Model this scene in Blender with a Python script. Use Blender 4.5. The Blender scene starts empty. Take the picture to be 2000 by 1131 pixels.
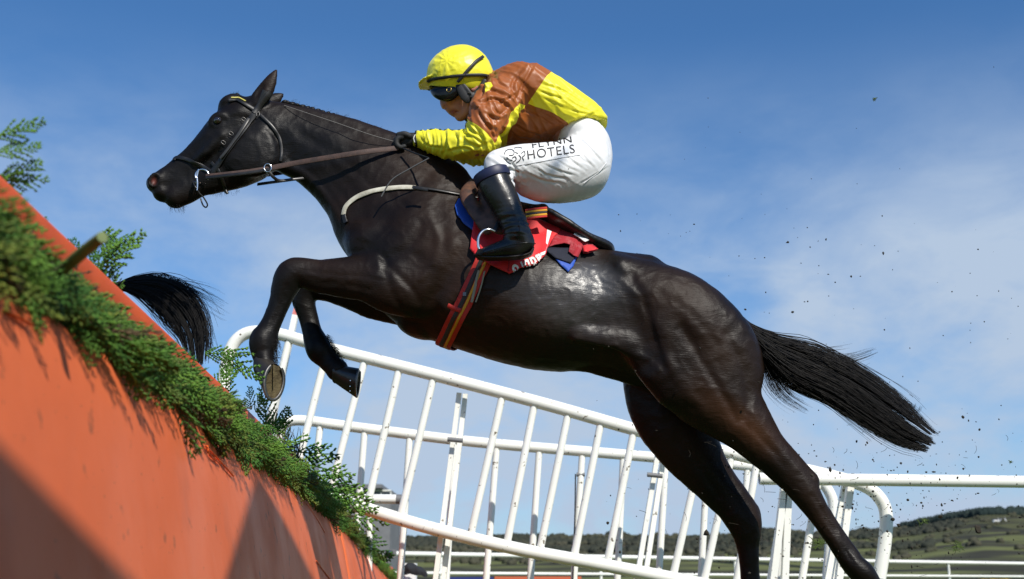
import bpy, bmesh, math, random
import numpy as np
from mathutils import Vector, Matrix, noise
from mathutils.bvhtree import BVHTree
from mathutils.geometry import delaunay_2d_cdt

random.seed(7); rng = np.random.default_rng(7)
SC = bpy.context.scene
COL = SC.collection
R = math.radians

# ------------------------------------------------------------------ camera
LENS = 40.0
FPX = 2000*LENS/36.0          # focal length in pixels of the 2000 px wide photograph
CH = 0.45                     # camera height
HORY = 1140.0                 # row of the horizon in the photograph
PITCH = math.atan((HORY-565.5)/FPX)
cd = bpy.data.cameras.new('camera'); cam = bpy.data.objects.new('camera', cd); COL.objects.link(cam)
cam.location = (0, 0, CH); cam.rotation_euler = (R(90)+PITCH, 0, 0)
cd.lens = LENS; cd.sensor_width = 36; cd.clip_start = 0.05; cd.clip_end = 12000
cd.dof.use_dof = True; cd.dof.focus_distance = 4.85; cd.dof.aperture_fstop = 3.8
SC.camera = cam

# ------------------------------------------------------------------ sky and sun
SUN_EL, SUN_AZ = R(43), R(149)     # azimuth clockwise from +Y: right and behind the camera
wd = bpy.data.worlds.new('World'); SC.world = wd; wd.use_nodes = True
nt = wd.node_tree; nt.nodes.clear()
def N(t, ty, **kw):
    n = t.nodes.new(ty)
    for k, v in kw.items(): setattr(n, k, v)
    return n
sky = N(nt, 'ShaderNodeTexSky', sky_type='NISHITA', sun_disc=False, sun_elevation=SUN_EL, sun_rotation=SUN_AZ)
sky.air_density = 1.0; sky.dust_density = 0.3; sky.ozone_density = 3.5; sky.altitude = 100
tc = N(nt, 'ShaderNodeTexCoord')
hs = N(nt, 'ShaderNodeMix', data_type='RGBA', blend_type='MULTIPLY'); hs.inputs[0].default_value = 1
hs.inputs[7].default_value = (0.60, 0.98, 1.27, 1)
nt.links.new(sky.outputs[0], hs.inputs[6])
def cloud(scale, rot, lo, hi, seed, det=8, dist=0.6):
    mp = N(nt, 'ShaderNodeMapping'); mp.inputs['Scale'].default_value = scale; mp.inputs['Rotation'].default_value = rot
    mp.inputs['Location'].default_value = (seed, seed*.7, seed*.3)
    nt.links.new(tc.outputs['Generated'], mp.inputs[0])
    nz = N(nt, 'ShaderNodeTexNoise'); nz.inputs['Scale'].default_value = 1; nz.inputs['Detail'].default_value = det
    nz.inputs['Roughness'].default_value = .58; nz.inputs['Distortion'].default_value = dist
    nt.links.new(mp.outputs[0], nz.inputs[0])
    mr = N(nt, 'ShaderNodeMapRange', interpolation_type='SMOOTHSTEP'); mr.inputs[1].default_value = lo; mr.inputs[2].default_value = hi
    nt.links.new(nz.outputs[0], mr.inputs[0]); return mr.outputs[0]
c1 = cloud((2.6, 2.6, 4.6), (0, R(14), 0), .35, .64, 3.1, 7, .3)
c2 = cloud((9, 9, 20), (0, R(-12), 0), .34, .80, 9.4, 9, .4)
sep = N(nt, 'ShaderNodeSeparateXYZ'); nt.links.new(tc.outputs['Generated'], sep.inputs[0])
band = N(nt, 'ShaderNodeMapRange', interpolation_type='SMOOTHSTEP')   # the cloud veil lies low over the horizon
band.inputs[1].default_value = 0.46; band.inputs[2].default_value = 0.20
nt.links.new(sep.outputs[2], band.inputs[0])
m1 = N(nt, 'ShaderNodeMath', operation='MULTIPLY_ADD'); m1.inputs[1].default_value = .84; m1.inputs[2].default_value = .16
nt.links.new(c1, m1.inputs[0])
m2 = N(nt, 'ShaderNodeMath', operation='MULTIPLY_ADD'); m2.inputs[1].default_value = .46
nt.links.new(c2, m2.inputs[0]); nt.links.new(m1.outputs[0], m2.inputs[2])
m3 = N(nt, 'ShaderNodeMath', operation='MULTIPLY', use_clamp=True)
nt.links.new(m2.outputs[0], m3.inputs[0]); nt.links.new(band.outputs[0], m3.inputs[1])
mx = N(nt, 'ShaderNodeMix', data_type='RGBA')
mx.inputs[7].default_value = (4.5, 5.6, 7.2, 1)
nt.links.new(m3.outputs[0], mx.inputs[0]); nt.links.new(hs.outputs[2], mx.inputs[6])
bg = N(nt, 'ShaderNodeBackground'); bg.inputs[1].default_value = 0.103
wo = N(nt, 'ShaderNodeOutputWorld')
nt.links.new(mx.outputs[2], bg.inputs[0]); nt.links.new(bg.outputs[0], wo.inputs[0])

sl = bpy.data.lights.new('sun', 'SUN'); sl.energy = 5.0; sl.angle = R(.53); sl.color = (1, .95, .86)
so = bpy.data.objects.new('sun', sl); COL.objects.link(so)
sdir = Vector((math.sin(SUN_AZ)*math.cos(SUN_EL), math.cos(SUN_AZ)*math.cos(SUN_EL), math.sin(SUN_EL)))
so.rotation_euler = sdir.to_track_quat('Z', 'Y').to_euler(); so.location = (8, -8, 14)
SC.view_settings.view_transform = 'Standard'; SC.view_settings.look = 'None'
SC.view_settings.exposure = 0.0; SC.view_settings.gamma = 1; SC.view_settings.use_curve_mapping = False
SC.render.engine = 'CYCLES'; SC.cycles.use_denoising = True
SC.cycles.max_bounces = 6

# ------------------------------------------------------------------ picture <-> place
CF = np.array([0, math.cos(PITCH), math.sin(PITCH)]); CU = np.array([0, -math.sin(PITCH), math.cos(PITCH)])
CR = np.array([1.0, 0, 0]); CP = np.array([0, 0, CH])
HY = 4.9                                                    # distance of the horse's middle plane
def ray(px, py): return CR*(px-1000)/FPX + CU*(565.5-py)/FPX + CF
def P(px, py, Y=HY):
    d = ray(px, py); return CP + d*(Y/d[1])
def mpp(px, py, Y=HY):                                      # metres per pixel there
    d = ray(px, py); return (Y/d[1])/FPX
def proj(V):
    V = np.atleast_2d(V)-CP
    w = V@CF
    return np.stack([1000+FPX*(V@CR)/w, 565.5-FPX*(V@CU)/w], 1)

# ------------------------------------------------------------------ object helpers
def props(o, label=None, cat=None, group=None, kind=None):
    for k, v in (('label', label), ('category', cat), ('group', group), ('kind', kind)):
        if v: o[k] = v
    return o
def thing(name, loc, label, cat, group=None):
    o = bpy.data.objects.new(name, None); COL.objects.link(o); o.location = loc; o.empty_display_size = .1
    return props(o, label, cat, group)
def worldloc(o):
    v = Vector((0, 0, 0))
    while o is not None: v += o.location; o = o.parent
    return v
def mk(name, verts, faces, mat, parent=None, smooth=True, kind=None, label=None, cat=None, group=None, attrs=None):
    me = bpy.data.meshes.new(name)
    V = np.asarray(verts, dtype=np.float64)
    if parent is not None: V = V-np.array(worldloc(parent))
    if isinstance(faces, np.ndarray):
        nf, k = faces.shape
        me.vertices.add(len(V)); me.vertices.foreach_set('co', V.astype(np.float32).ravel())
        me.loops.add(nf*k); me.loops.foreach_set('vertex_index', faces.astype(np.int32).ravel())
        me.polygons.add(nf); me.polygons.foreach_set('loop_start', np.arange(nf, dtype=np.int32)*k)
        me.update(calc_edges=True)
    else:
        me.from_pydata(V.tolist(), [], [list(map(int, f)) for f in faces])
    if smooth: me.polygons.foreach_set('use_smooth', [True]*len(me.polygons))
    for k2, a in (attrs or {}).items():
        at = me.attributes.new(k2, 'FLOAT', 'POINT'); at.data.foreach_set('value', np.asarray(a, dtype=np.float32))
    if isinstance(mat, (list, tuple)):
        for m in mat: me.materials.append(m)
    elif mat: me.materials.append(mat)
    me.validate()
    o = bpy.data.objects.new(name, me); COL.objects.link(o)
    if parent is not None: o.parent = parent
    return props(o, label, cat, group, kind)
class Geo:
    def __init__(s): s.v = []; s.f = []; s.n = 0
    def add(s, v, f):
        s.v.append(np.asarray(v, float)); s.f += [[i+s.n for i in q] for q in f]; s.n += len(v)
    def build(s, name, mat, parent=None, **kw):
        return mk(name, np.concatenate(s.v), s.f, mat, parent, **kw)
def box(c, s, ax=None):
    c = np.array(c, float); A = np.eye(3) if ax is None else np.array(ax, float)
    v = [c+A.T@(np.array([x, y, z])*np.array(s)/2) for x in (-1, 1) for y in (-1, 1) for z in (-1, 1)]
    return v, [(0, 1, 3, 2), (4, 6, 7, 5), (0, 4, 5, 1), (2, 3, 7, 6), (0, 2, 6, 4), (1, 5, 7, 3)]
def catmull(pts, n=6, closed=False):
    p = np.asarray(pts, float); m = len(p)
    if m < 3 and not closed:
        t = np.linspace(0, 1, n+1)[:, None]; return p[0]*(1-t)+p[1]*t
    out = []
    for i in range(m if closed else m-1):
        if closed: a, b, c, d = p[(i-1) % m], p[i], p[(i+1) % m], p[(i+2) % m]
        else: a, b, c, d = p[max(i-1, 0)], p[i], p[i+1], p[min(i+2, m-1)]
        for t in np.arange(n)/n:
            out.append(.5*((2*b)+(-a+c)*t+(2*a-5*b+4*c-d)*t*t+(-a+3*b-3*c+d)*t**3))
    if not closed: out.append(p[-1])
    return np.array(out)
def frames(pts, up=None, closed=False):
    p = np.asarray(pts, float); m = len(p)
    if closed: T = np.roll(p, -1, 0)-np.roll(p, 1, 0)
    else: T = np.gradient(p, axis=0)
    T /= np.linalg.norm(T, axis=1)[:, None]+1e-12
    if up is None:
        u = np.array([0, -1.0, 0]); us = np.repeat(u[None], m, 0)
        bad = abs(T@u) > .95; us[bad] = [0, 0, 1]
    else: us = np.asarray(up, float)*np.ones((m, 1))
    S = np.cross(T, us); S /= np.linalg.norm(S, axis=1)[:, None]+1e-12
    U = np.cross(S, T); return T, S, U
def tube(pts, r, sides=10, caps=True, up=None, closed=False, flat=None, sq=False):
    """swept tube; flat = (half width along S, half thickness along U); sq = rectangular ribbon"""
    p = np.asarray(pts, float); m = len(p); T, S, U = frames(p, up, closed)
    rr = np.ones(m)*r if np.isscalar(r) else np.asarray(r)
    if sq:
        prof = [(-1, -1), (1, -1), (1, 1), (-1, 1)]; prof = [(-1, -.6), (-.9, -1), (.9, -1), (1, -.6), (1, .6), (.9, 1), (-.9, 1), (-1, .6)]
    else: prof = [(math.cos(2*math.pi*k/sides), math.sin(2*math.pi*k/sides)) for k in range(sides)]
    k = len(prof); a, b = (1, 1) if flat is None else flat
    V = []
    for i in range(m):
        for (x, y) in prof: V.append(p[i]+(S[i]*x*a+U[i]*y*b)*rr[i])
    F = []
    for i in range(m if closed else m-1):
        j = (i+1) % m
        for q in range(k): F.append((i*k+q, i*k+(q+1) % k, j*k+(q+1) % k, j*k+q))
    if caps and not closed:            # caps have their own corners so that shading stays crisp
        n = len(V); V += [V[q] for q in range(k)]+[V[(m-1)*k+q] for q in range(k)]
        F.append(tuple(n+q for q in range(k))[::-1]); F.append(tuple(n+k+q for q in range(k)))
    return V, F

# ------------------------------------------------------------------ material helpers
def mat(name, col, rough=.5, spec=.5, metal=0, col2=None, nscale=8, bump=0, bscale=60, bdist=.002, stretch=None, coat=0, sheen=0, nlo=.35, nhi=.65, rough2=None, det=5, trans=0):
    m = bpy.data.materials.new(name); m.use_nodes = True; t = m.node_tree; b = t.nodes['Principled BSDF']
    b.inputs['Base Color'].default_value = (*col, 1); b.inputs['Roughness'].default_value = rough
    b.inputs['Specular IOR Level'].default_value = spec; b.inputs['Metallic'].default_value = metal
    b.inputs['Coat Weight'].default_value = coat; b.inputs['Sheen Weight'].default_value = sheen
    g = N(t, 'ShaderNodeTexCoord'); mp = N(t, 'ShaderNodeMapping'); t.links.new(g.outputs['Object'], mp.inputs[0])
    if stretch: mp.inputs['Scale'].default_value = stretch
    m['_'] = 0
    if col2 or rough2 is not None:
        nz = N(t, 'ShaderNodeTexNoise'); nz.inputs['Scale'].default_value = nscale; nz.inputs['Detail'].default_value = det
        t.links.new(mp.outputs[0], nz.inputs[0])
        mr = N(t, 'ShaderNodeMapRange'); mr.inputs[1].default_value = nlo; mr.inputs[2].default_value = nhi
        t.links.new(nz.outputs[0], mr.inputs[0])
        if col2:
            x = N(t, 'ShaderNodeMix', data_type='RGBA'); x.name = 'colmix'; x.inputs[6].default_value = (*col, 1); x.inputs[7].default_value = (*col2, 1)
            t.links.new(mr.outputs[0], x.inputs[0]); t.links.new(x.outputs[2], b.inputs['Base Color'])
        if rough2 is not None:
            y = N(t, 'ShaderNodeMapRange'); y.inputs[3].default_value = rough; y.inputs[4].default_value = rough2
            t.links.new(mr.outputs[0], y.inputs[0]); t.links.new(y.outputs[0], b.inputs['Roughness'])
    if bump:
        n2 = N(t, 'ShaderNodeTexNoise'); n2.inputs['Scale'].default_value = bscale; n2.inputs['Detail'].default_value = 6
        t.links.new(mp.outputs[0], n2.inputs[0])
        bp = N(t, 'ShaderNodeBump'); bp.inputs['Strength'].default_value = bump; bp.inputs['Distance'].default_value = bdist
        t.links.new(n2.outputs[0], bp.inputs['Height']); t.links.new(bp.outputs[0], b.inputs['Normal'])
    return m
def attr_mix(m, attr, col, lo=0., hi=1., inp='Base Color'):
    """lay another colour (or value) over the input where the mesh attribute rises from lo to hi"""
    t = m.node_tree; b = t.nodes['Principled BSDF']
    a = N(t, 'ShaderNodeAttribute', attribute_name=attr)
    mr = N(t, 'ShaderNodeMapRange'); mr.inputs[1].default_value = lo; mr.inputs[2].default_value = hi
    t.links.new(a.outputs['Fac'], mr.inputs[0])
    if inp == 'Base Color':
        x = N(t, 'ShaderNodeMix', data_type='RGBA'); x.inputs[7].default_value = (*col, 1); ia, ib, out = 6, 7, 2
        if b.inputs[inp].links: t.links.new(b.inputs[inp].links[0].from_socket, x.inputs[6])
        else: x.inputs[6].default_value = b.inputs[inp].default_value
    else:
        x = N(t, 'ShaderNodeMix', data_type='FLOAT'); x.inputs[3].default_value = col; out = 0
        if b.inputs[inp].links: t.links.new(b.inputs[inp].links[0].from_socket, x.inputs[2])
        else: x.inputs[2].default_value = b.inputs[inp].default_value
    t.links.new(mr.outputs[0], x.inputs[0]); t.links.new(x.outputs[out], b.inputs[inp])
    return m

# ------------------------------------------------------------------ solid modelling with a distance field
def carve_mesh(v, nrm, qm, pts, w, d, lip=.5):
    """press a crease (d > 0) with a raised lip beside it along a picture line"""
    c = catmull(pts, 6) if len(pts) > 2 else np.array(pts, float); best = np.full(len(qm), 1e9); side = np.zeros(len(qm))
    for a_, b_ in zip(c[:-1], c[1:]):
        w_ = qm-a_; e_ = b_-a_; t_ = np.clip((w_@e_)/(e_@e_), 0, 1); q_ = w_-t_[:, None]*e_; dd_ = np.linalg.norm(q_, axis=1); m_ = dd_ < best
        best[m_] = dd_[m_]; side[m_] = (e_[0]*q_[:, 1]-e_[1]*q_[:, 0])[m_]/np.linalg.norm(e_)
    end = np.minimum(np.linalg.norm(qm-c[0], axis=1), np.linalg.norm(qm-c[-1], axis=1)); f_ = np.clip(.25+end/14, 0, 1)
    return v+nrm*(f_*(-d*np.exp(-(best/w)**2)+lip*d*np.exp(-((side+w*1.7)/(w*1.3))**2)*(best < w*5)))[:, None]
class Field:
    def __init__(s, lo, hi, h):
        s.lo = np.array(lo, float); s.h = h; s.n = np.ceil((np.array(hi)-s.lo)/h).astype(int)+1
        s.d = np.full(s.n, 1.0, np.float32)
        s.ax = [(s.lo[i]+h*np.arange(s.n[i])).astype(np.float32) for i in range(3)]
    def rng(s, lo, hi):
        a = np.clip(np.floor((np.array(lo)-s.lo)/s.h).astype(int), 0, s.n-1); b = np.clip(np.ceil((np.array(hi)-s.lo)/s.h).astype(int)+1, 1, s.n)
        return a, b
    def comb(s, a, b, d, k, op):
        sl = (slice(a[0], b[0]), slice(a[1], b[1]), slice(a[2], b[2])); m = s.d[sl]
        if op == 'sub':
            h = np.maximum(k-abs(m+d), 0)/k; s.d[sl] = np.maximum(m, -d)+h*h*k*.25
        elif op == 'int':
            s.d[sl] = np.maximum(m, d)
        else:
            h = np.maximum(k-abs(m-d), 0)/k; s.d[sl] = np.minimum(m, d)-h*h*k*.25
    def chain(s, st, k=.03, op='add', n=4, sm=True):
        """st: rows (px, py, radius px, depth/width ratio, y offset m)"""
        q = []
        for r in st:
            r = list(r)+[1.0, 0.0][len(r)-3:]
            p = P(r[0], r[1], HY+r[4]); q.append([*p, r[2]*mpp(r[0], r[1], HY+r[4]), r[3]])
        q = catmull(q, n) if sm and len(q) > 2 else np.array(q, float)
        s.chainw(q, k, op)
    def chainw(s, q, k=.03, op='add'):
        q = np.asarray(q, float); q[:, 3] = np.maximum(q[:, 3], .0008)
        R_ = q[:, 3]*np.maximum(1, q[:, 4]); mg = k+2.5*s.h
        a, b = s.rng((q[:, :3]-R_[:, None]).min(0)-mg, (q[:, :3]+R_[:, None]).max(0)+mg)
        if (b <= a).any(): return
        D = np.full(b-a, 1.0, np.float32)
        for i in range(len(q)-1):
            A, B = q[i], q[i+1]; rr = max(R_[i], R_[i+1])
            a2, b2 = s.rng(np.minimum(A[:3], B[:3])-rr-mg, np.maximum(A[:3], B[:3])+rr+mg)
            a2 = np.maximum(a2, a); b2 = np.minimum(b2, b)
            if (b2 <= a2).any(): continue
            X = s.ax[0][a2[0]:b2[0]][:, None, None]; Y = s.ax[1][a2[1]:b2[1]][None, :, None]; Z = s.ax[2][a2[2]:b2[2]][None, None, :]
            v = (B[:3]-A[:3]).astype(np.float32); L = float(v@v)+1e-9
            w = .5*(A[4]+B[4]); iy = 1/(w*w)
            L2 = float(v[0]**2+v[1]**2*iy+v[2]**2)+1e-9
            t = np.clip(((X-A[0])*v[0]+(Y-A[1])*v[1]*iy+(Z-A[2])*v[2])/L2, 0, 1)
            dx = X-(A[0]+v[0]*t); dy = Y-(A[1]+v[1]*t); dz = Z-(A[2]+v[2]*t)
            r = A[3]+(B[3]-A[3])*t; ww = A[4]+(B[4]-A[4])*t
            e = dx*dx+dz*dz; y2 = dy*dy/(ww*ww)
            k0 = np.sqrt(e+y2)/r; k1 = np.sqrt(e+y2/(ww*ww))/(r*r)
            d = np.where(k1 > 1e-6, k0*(k0-1)/np.maximum(k1, 1e-6), -r)
            o = a2-a; e2 = b2-a; sl = (slice(o[0], e2[0]), slice(o[1], e2[1]), slice(o[2], e2[2]))
            D[sl] = np.minimum(D[sl], d)
        s.comb(a, b, D, k, op)
    def ell(s, px, py, yo, ra, rb, rc, rot=0, k=.03, op='add'):
        """ellipsoid: px radii ra (along rot, degrees clockwise in the picture) and rb, depth rc in metres"""
        c = P(px, py, HY+yo); m = mpp(px, py, HY+yo); s.ellw(c, ra*m, rc, rb*m, rot, k, op)
    def ellw(s, c, ra, rc, rb, rot=0, k=.03, op='add'):
        rr = max(ra, rb); a, b = s.rng(c-np.array([rr, rc, rr])-k-2*s.h, c+np.array([rr, rc, rr])+k+2*s.h)
        if (b <= a).any(): return
        X = s.ax[0][a[0]:b[0]][:, None, None]-c[0]; Y = s.ax[1][a[1]:b[1]][None, :, None]-c[1]; Z = s.ax[2][a[2]:b[2]][None, None, :]-c[2]
        ca, sa = math.cos(R(rot)), math.sin(R(rot))
        u = X*ca-Z*sa; v = X*sa+Z*ca
        k0 = np.sqrt((u/ra)**2+(Y/rc)**2+(v/rb)**2); k1 = np.sqrt((u/ra**2)**2+(Y/rc**2)**2+(v/rb**2)**2)
        d = np.where(k1 > 1e-6, k0*(k0-1)/np.maximum(k1, 1e-6), -min(ra, rb, rc)).astype(np.float32)
        s.comb(a, b, d, k, op)
    def plane(s, p0, nrm, k=.004):
        """keep the side the normal points away from"""
        nrm = np.array(nrm, float); nrm /= np.linalg.norm(nrm)
        X = s.ax[0][:, None, None]-p0[0]; Y = s.ax[1][None, :, None]-p0[1]; Z = s.ax[2][None, None, :]-p0[2]
        s.d = np.maximum(s.d, (X*nrm[0]+Y*nrm[1]+Z*nrm[2]).astype(np.float32))
    def mesh(s):
        d = s.d; d[0] = d[-1] = 1; d[:, 0] = d[:, -1] = 1; d[:, :, 0] = d[:, :, -1] = 1
        ins = d < 0; n = s.n
        c = np.zeros(n-1, np.int8)
        for i in (0, 1):
            for j in (0, 1):
                for k in (0, 1): c += ins[i:n[0]-1+i, j:n[1]-1+j, k:n[2]-1+k]
        act = np.argwhere((c > 0) & (c < 8)); idx = np.full(n-1, -1, np.int32); idx[tuple(act.T)] = np.arange(len(act))
        acc = np.zeros((len(act), 3)); cnt = np.zeros(len(act))
        off = [(i, j, k) for i in (0, 1) for j in (0, 1) for k in (0, 1)]
        for p in off:
            for ax in range(3):
                if p[ax]: continue
                q = list(p); q[ax] = 1
                A = d[tuple((act+p).T)]; B = d[tuple((act+q).T)]
                m = (A < 0) != (B < 0); t = np.where(m, A/np.where(m, A-B, 1), 0)
                pt = np.tile(np.array(p, float), (len(act), 1)); pt[:, ax] += t
                acc[m] += pt[m]; cnt[m] += 1
        V = s.lo+(act+acc/cnt[:, None])*s.h
        F = []
        for ax in range(3):
            a1, a2 = (ax+1) % 3, (ax+2) % 3
            sl0 = [slice(None)]*3; sl1 = [slice(None)]*3; sl0[ax] = slice(0, -1); sl1[ax] = slice(1, None)
            A = ins[tuple(sl0)]; B = ins[tuple(sl1)]; e = np.argwhere(A != B)
            e = e[(e[:, a1] > 0) & (e[:, a2] > 0) & (e[:, a1] < n[a1]-1) & (e[:, a2] < n[a2]-1)]
            o = np.eye(3, dtype=int)
            q = [idx[tuple((e-o[a1]-o[a2]).T)], idx[tuple((e-o[a2]).T)], idx[tuple(e.T)], idx[tuple((e-o[a1]).T)]]
            q = np.stack(q, 1); fl = ~A[tuple(e.T)]; q[fl] = q[fl][:, ::-1]; F.append(q)
        F = np.concatenate(F); F = F[(F >= 0).all(1)]
        return V, F
def relax(V, F, it=2, lam=.5):
    E = np.concatenate([F[:, [0, 1]], F[:, [1, 2]], F[:, [2, 3]], F[:, [3, 0]]])
    n = len(V); cnt = np.bincount(E[:, 0], minlength=n)+np.bincount(E[:, 1], minlength=n)
    for i in range(it):
        for l in (lam, -lam*1.04):
            S = np.zeros_like(V)
            for a in range(3): S[:, a] = np.bincount(E[:, 0], V[E[:, 1], a], n)+np.bincount(E[:, 1], V[E[:, 0], a], n)
            V = V+l*(S/np.maximum(cnt, 1)[:, None]-V)
    return V
def vnormals(V, F):
    fn = np.cross(V[F[:, 2]]-V[F[:, 0]], V[F[:, 3]]-V[F[:, 1]]); Nn = np.zeros_like(V)
    for c in range(4):
        for a in range(3): Nn[:, a] += np.bincount(F[:, c], fn[:, a], len(V))
    return Nn/(np.linalg.norm(Nn, axis=1)[:, None]+1e-12)
def noisev(V, scale, seed=0):
    return np.array([noise.noise((x*scale[0]+seed, y*scale[1]-seed, z*scale[2]+seed*.5)) for x, y, z in V])
def bvh(V, F): return BVHTree.FromPolygons([Vector(v) for v in V], [tuple(map(int, f)) for f in F])
def hit(T, px, py, off=0.0, yo=0.0):
    d = Vector(ray(px, py)).normalized()
    h = T.ray_cast(Vector(CP), d)
    if h[0] is None or abs(h[0].y-HY) > 1.0:
        h = T.find_nearest(Vector(P(px, py, HY+yo)))
    n = h[1]
    if n.dot(d) > 0: n = -n
    return np.array(h[0]+n*off), np.array(n)
def surfpath(T, pts, off, n=8, sm=2):
    q = catmull(pts, n); H = [hit(T, x, y, off) for x, y in q]
    p = np.array([h[0] for h in H]); u = np.array([h[1] for h in H])
    for i in range(sm):
        p[1:-1] = .25*p[:-2]+.5*p[1:-1]+.25*p[2:]; u[1:-1] = .25*u[:-2]+.5*u[1:-1]+.25*u[2:]
    return p, u/np.linalg.norm(u, axis=1)[:, None]
def strap(T, pts, w, th, off=None, n=8, sm=2):
    p, u = surfpath(T, pts, th if off is None else off, n, sm)
    return tube(p, 1, up=u, flat=(w/2, th/2), sq=True)
def wraploop(T, px, py, ang, w, th, off=None, m=64, yo=0., a0=0, a1=360, tilt=0., shift=0.):
    """strap round a body: ang = direction (degrees, picture clockwise) of the limb's axis at the slice"""
    c = P(px, py, HY+yo); A = np.array([math.cos(R(ang)), 0, -math.sin(R(ang))]); U = np.array([-A[2], 0, A[0]])
    W = np.array([0, 1, 0])*math.cos(tilt)+A*math.sin(tilt); c = c+A*shift
    pts = []; nr = []
    full = (a1-a0) >= 360
    for t in np.linspace(R(a0), R(a1), m, endpoint=not full):
        d = U*math.cos(t)+W*math.sin(t)
        h = T.ray_cast(Vector(c+d*.6), Vector(-d))
        if h[0] is None: continue
        pts.append(np.array(h[0])+d*(th if off is None else off)); nr.append(d)
    p = np.array(pts)
    for i in range(3):
        if full: p = .25*np.roll(p, 1, 0)+.5*p+.25*np.roll(p, -1, 0)
        else: p[1:-1] = .25*p[:-2]+.5*p[1:-1]+.25*p[2:]
    return tube(p, 1, up=np.array(nr), closed=full, flat=(w/2, th/2), sq=True)
def patch(poly, sp, fn, th):
    """a piece of cloth: picture polygon filled with triangles, put on the surface by fn(px, py) -> (point, normal)"""
    poly = np.array(poly, float); n = len(poly); bd = []
    for i in range(n):
        a, b = poly[i], poly[(i+1) % n]; k = max(1, int(np.linalg.norm(b-a)/sp))
        for t in np.arange(k)/k: bd.append(a+(b-a)*t)
    m = len(bd); pts = list(bd); lo, hi = poly.min(0), poly.max(0)
    for x in np.arange(lo[0]+sp/2, hi[0], sp):
        for y in np.arange(lo[1]+sp/2, hi[1], sp):
            if inpoly(x, y, poly) and min(np.hypot(b[0]-x, b[1]-y) for b in bd) > sp*.5: pts.append((x, y))
    r = delaunay_2d_cdt([Vector((float(p[0]), float(p[1]))) for p in pts], [], [list(range(m))], 1, 1e-4)
    vs = [(v.x, v.y) for v in r[0]]; fs = [tuple(f) for f in r[2]]
    H = [fn(x, y) for x, y in vs]; top = [h[0] for h in H]; bot = [h[0]-h[1]*th for h in H]; k = len(vs)
    # front faces must look along +normal
    F = []
    for f in fs:
        a, b, c = (np.array(top[i]) for i in f[:3])
        F.append(f if np.cross(b-a, c-a)@H[f[0]][1] > 0 else f[::-1])
    ed = {}
    for f in F:
        for i in range(len(f)): ed[(f[i], f[(i+1) % len(f)])] = 1
    G = list(F)+[tuple(k+i for i in f[::-1]) for f in F]
    for (a, b) in ed:
        if (b, a) not in ed: G.append((b, a, k+a, k+b))
    return top+bot, G
def inpoly(x, y, P_):
    c = False; n = len(P_); j = n-1
    for i in range(n):
        if (P_[i][1] > y) != (P_[j][1] > y) and x < (P_[j][0]-P_[i][0])*(y-P_[i][1])/(P_[j][1]-P_[i][1])+P_[i][0]: c = not c
        j = i
    return c
def polysd(Q, poly):
    """signed distance (px), positive inside"""
    poly = np.array(poly, float); best = np.full(len(Q), 1e9); ins = np.zeros(len(Q), bool); n = len(poly); j = n-1
    for i in range(n):
        a, b = poly[j], poly[i]; e = b-a; w = Q-a; t = np.clip((w@e)/(e@e+1e-9), 0, 1)
        best = np.minimum(best, np.linalg.norm(w-t[:, None]*e, axis=1))
        c = ((poly[i][1] > Q[:, 1]) != (poly[j][1] > Q[:, 1])) & (Q[:, 0] < (poly[j][0]-poly[i][0])*(Q[:, 1]-poly[i][1])/((poly[j][1]-poly[i][1])+1e-12)+poly[i][0])
        ins ^= c; j = i
    return np.where(ins, best, -best)
def outward(V, F):
    vol = np.einsum('ij,ij->', V[F[:, 0]], np.cross(V[F[:, 1]], V[F[:, 2]]))+np.einsum('ij,ij->', V[F[:, 0]], np.cross(V[F[:, 2]], V[F[:, 3]]))
    return F if vol > 0 else F[:, ::-1].copy()
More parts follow.
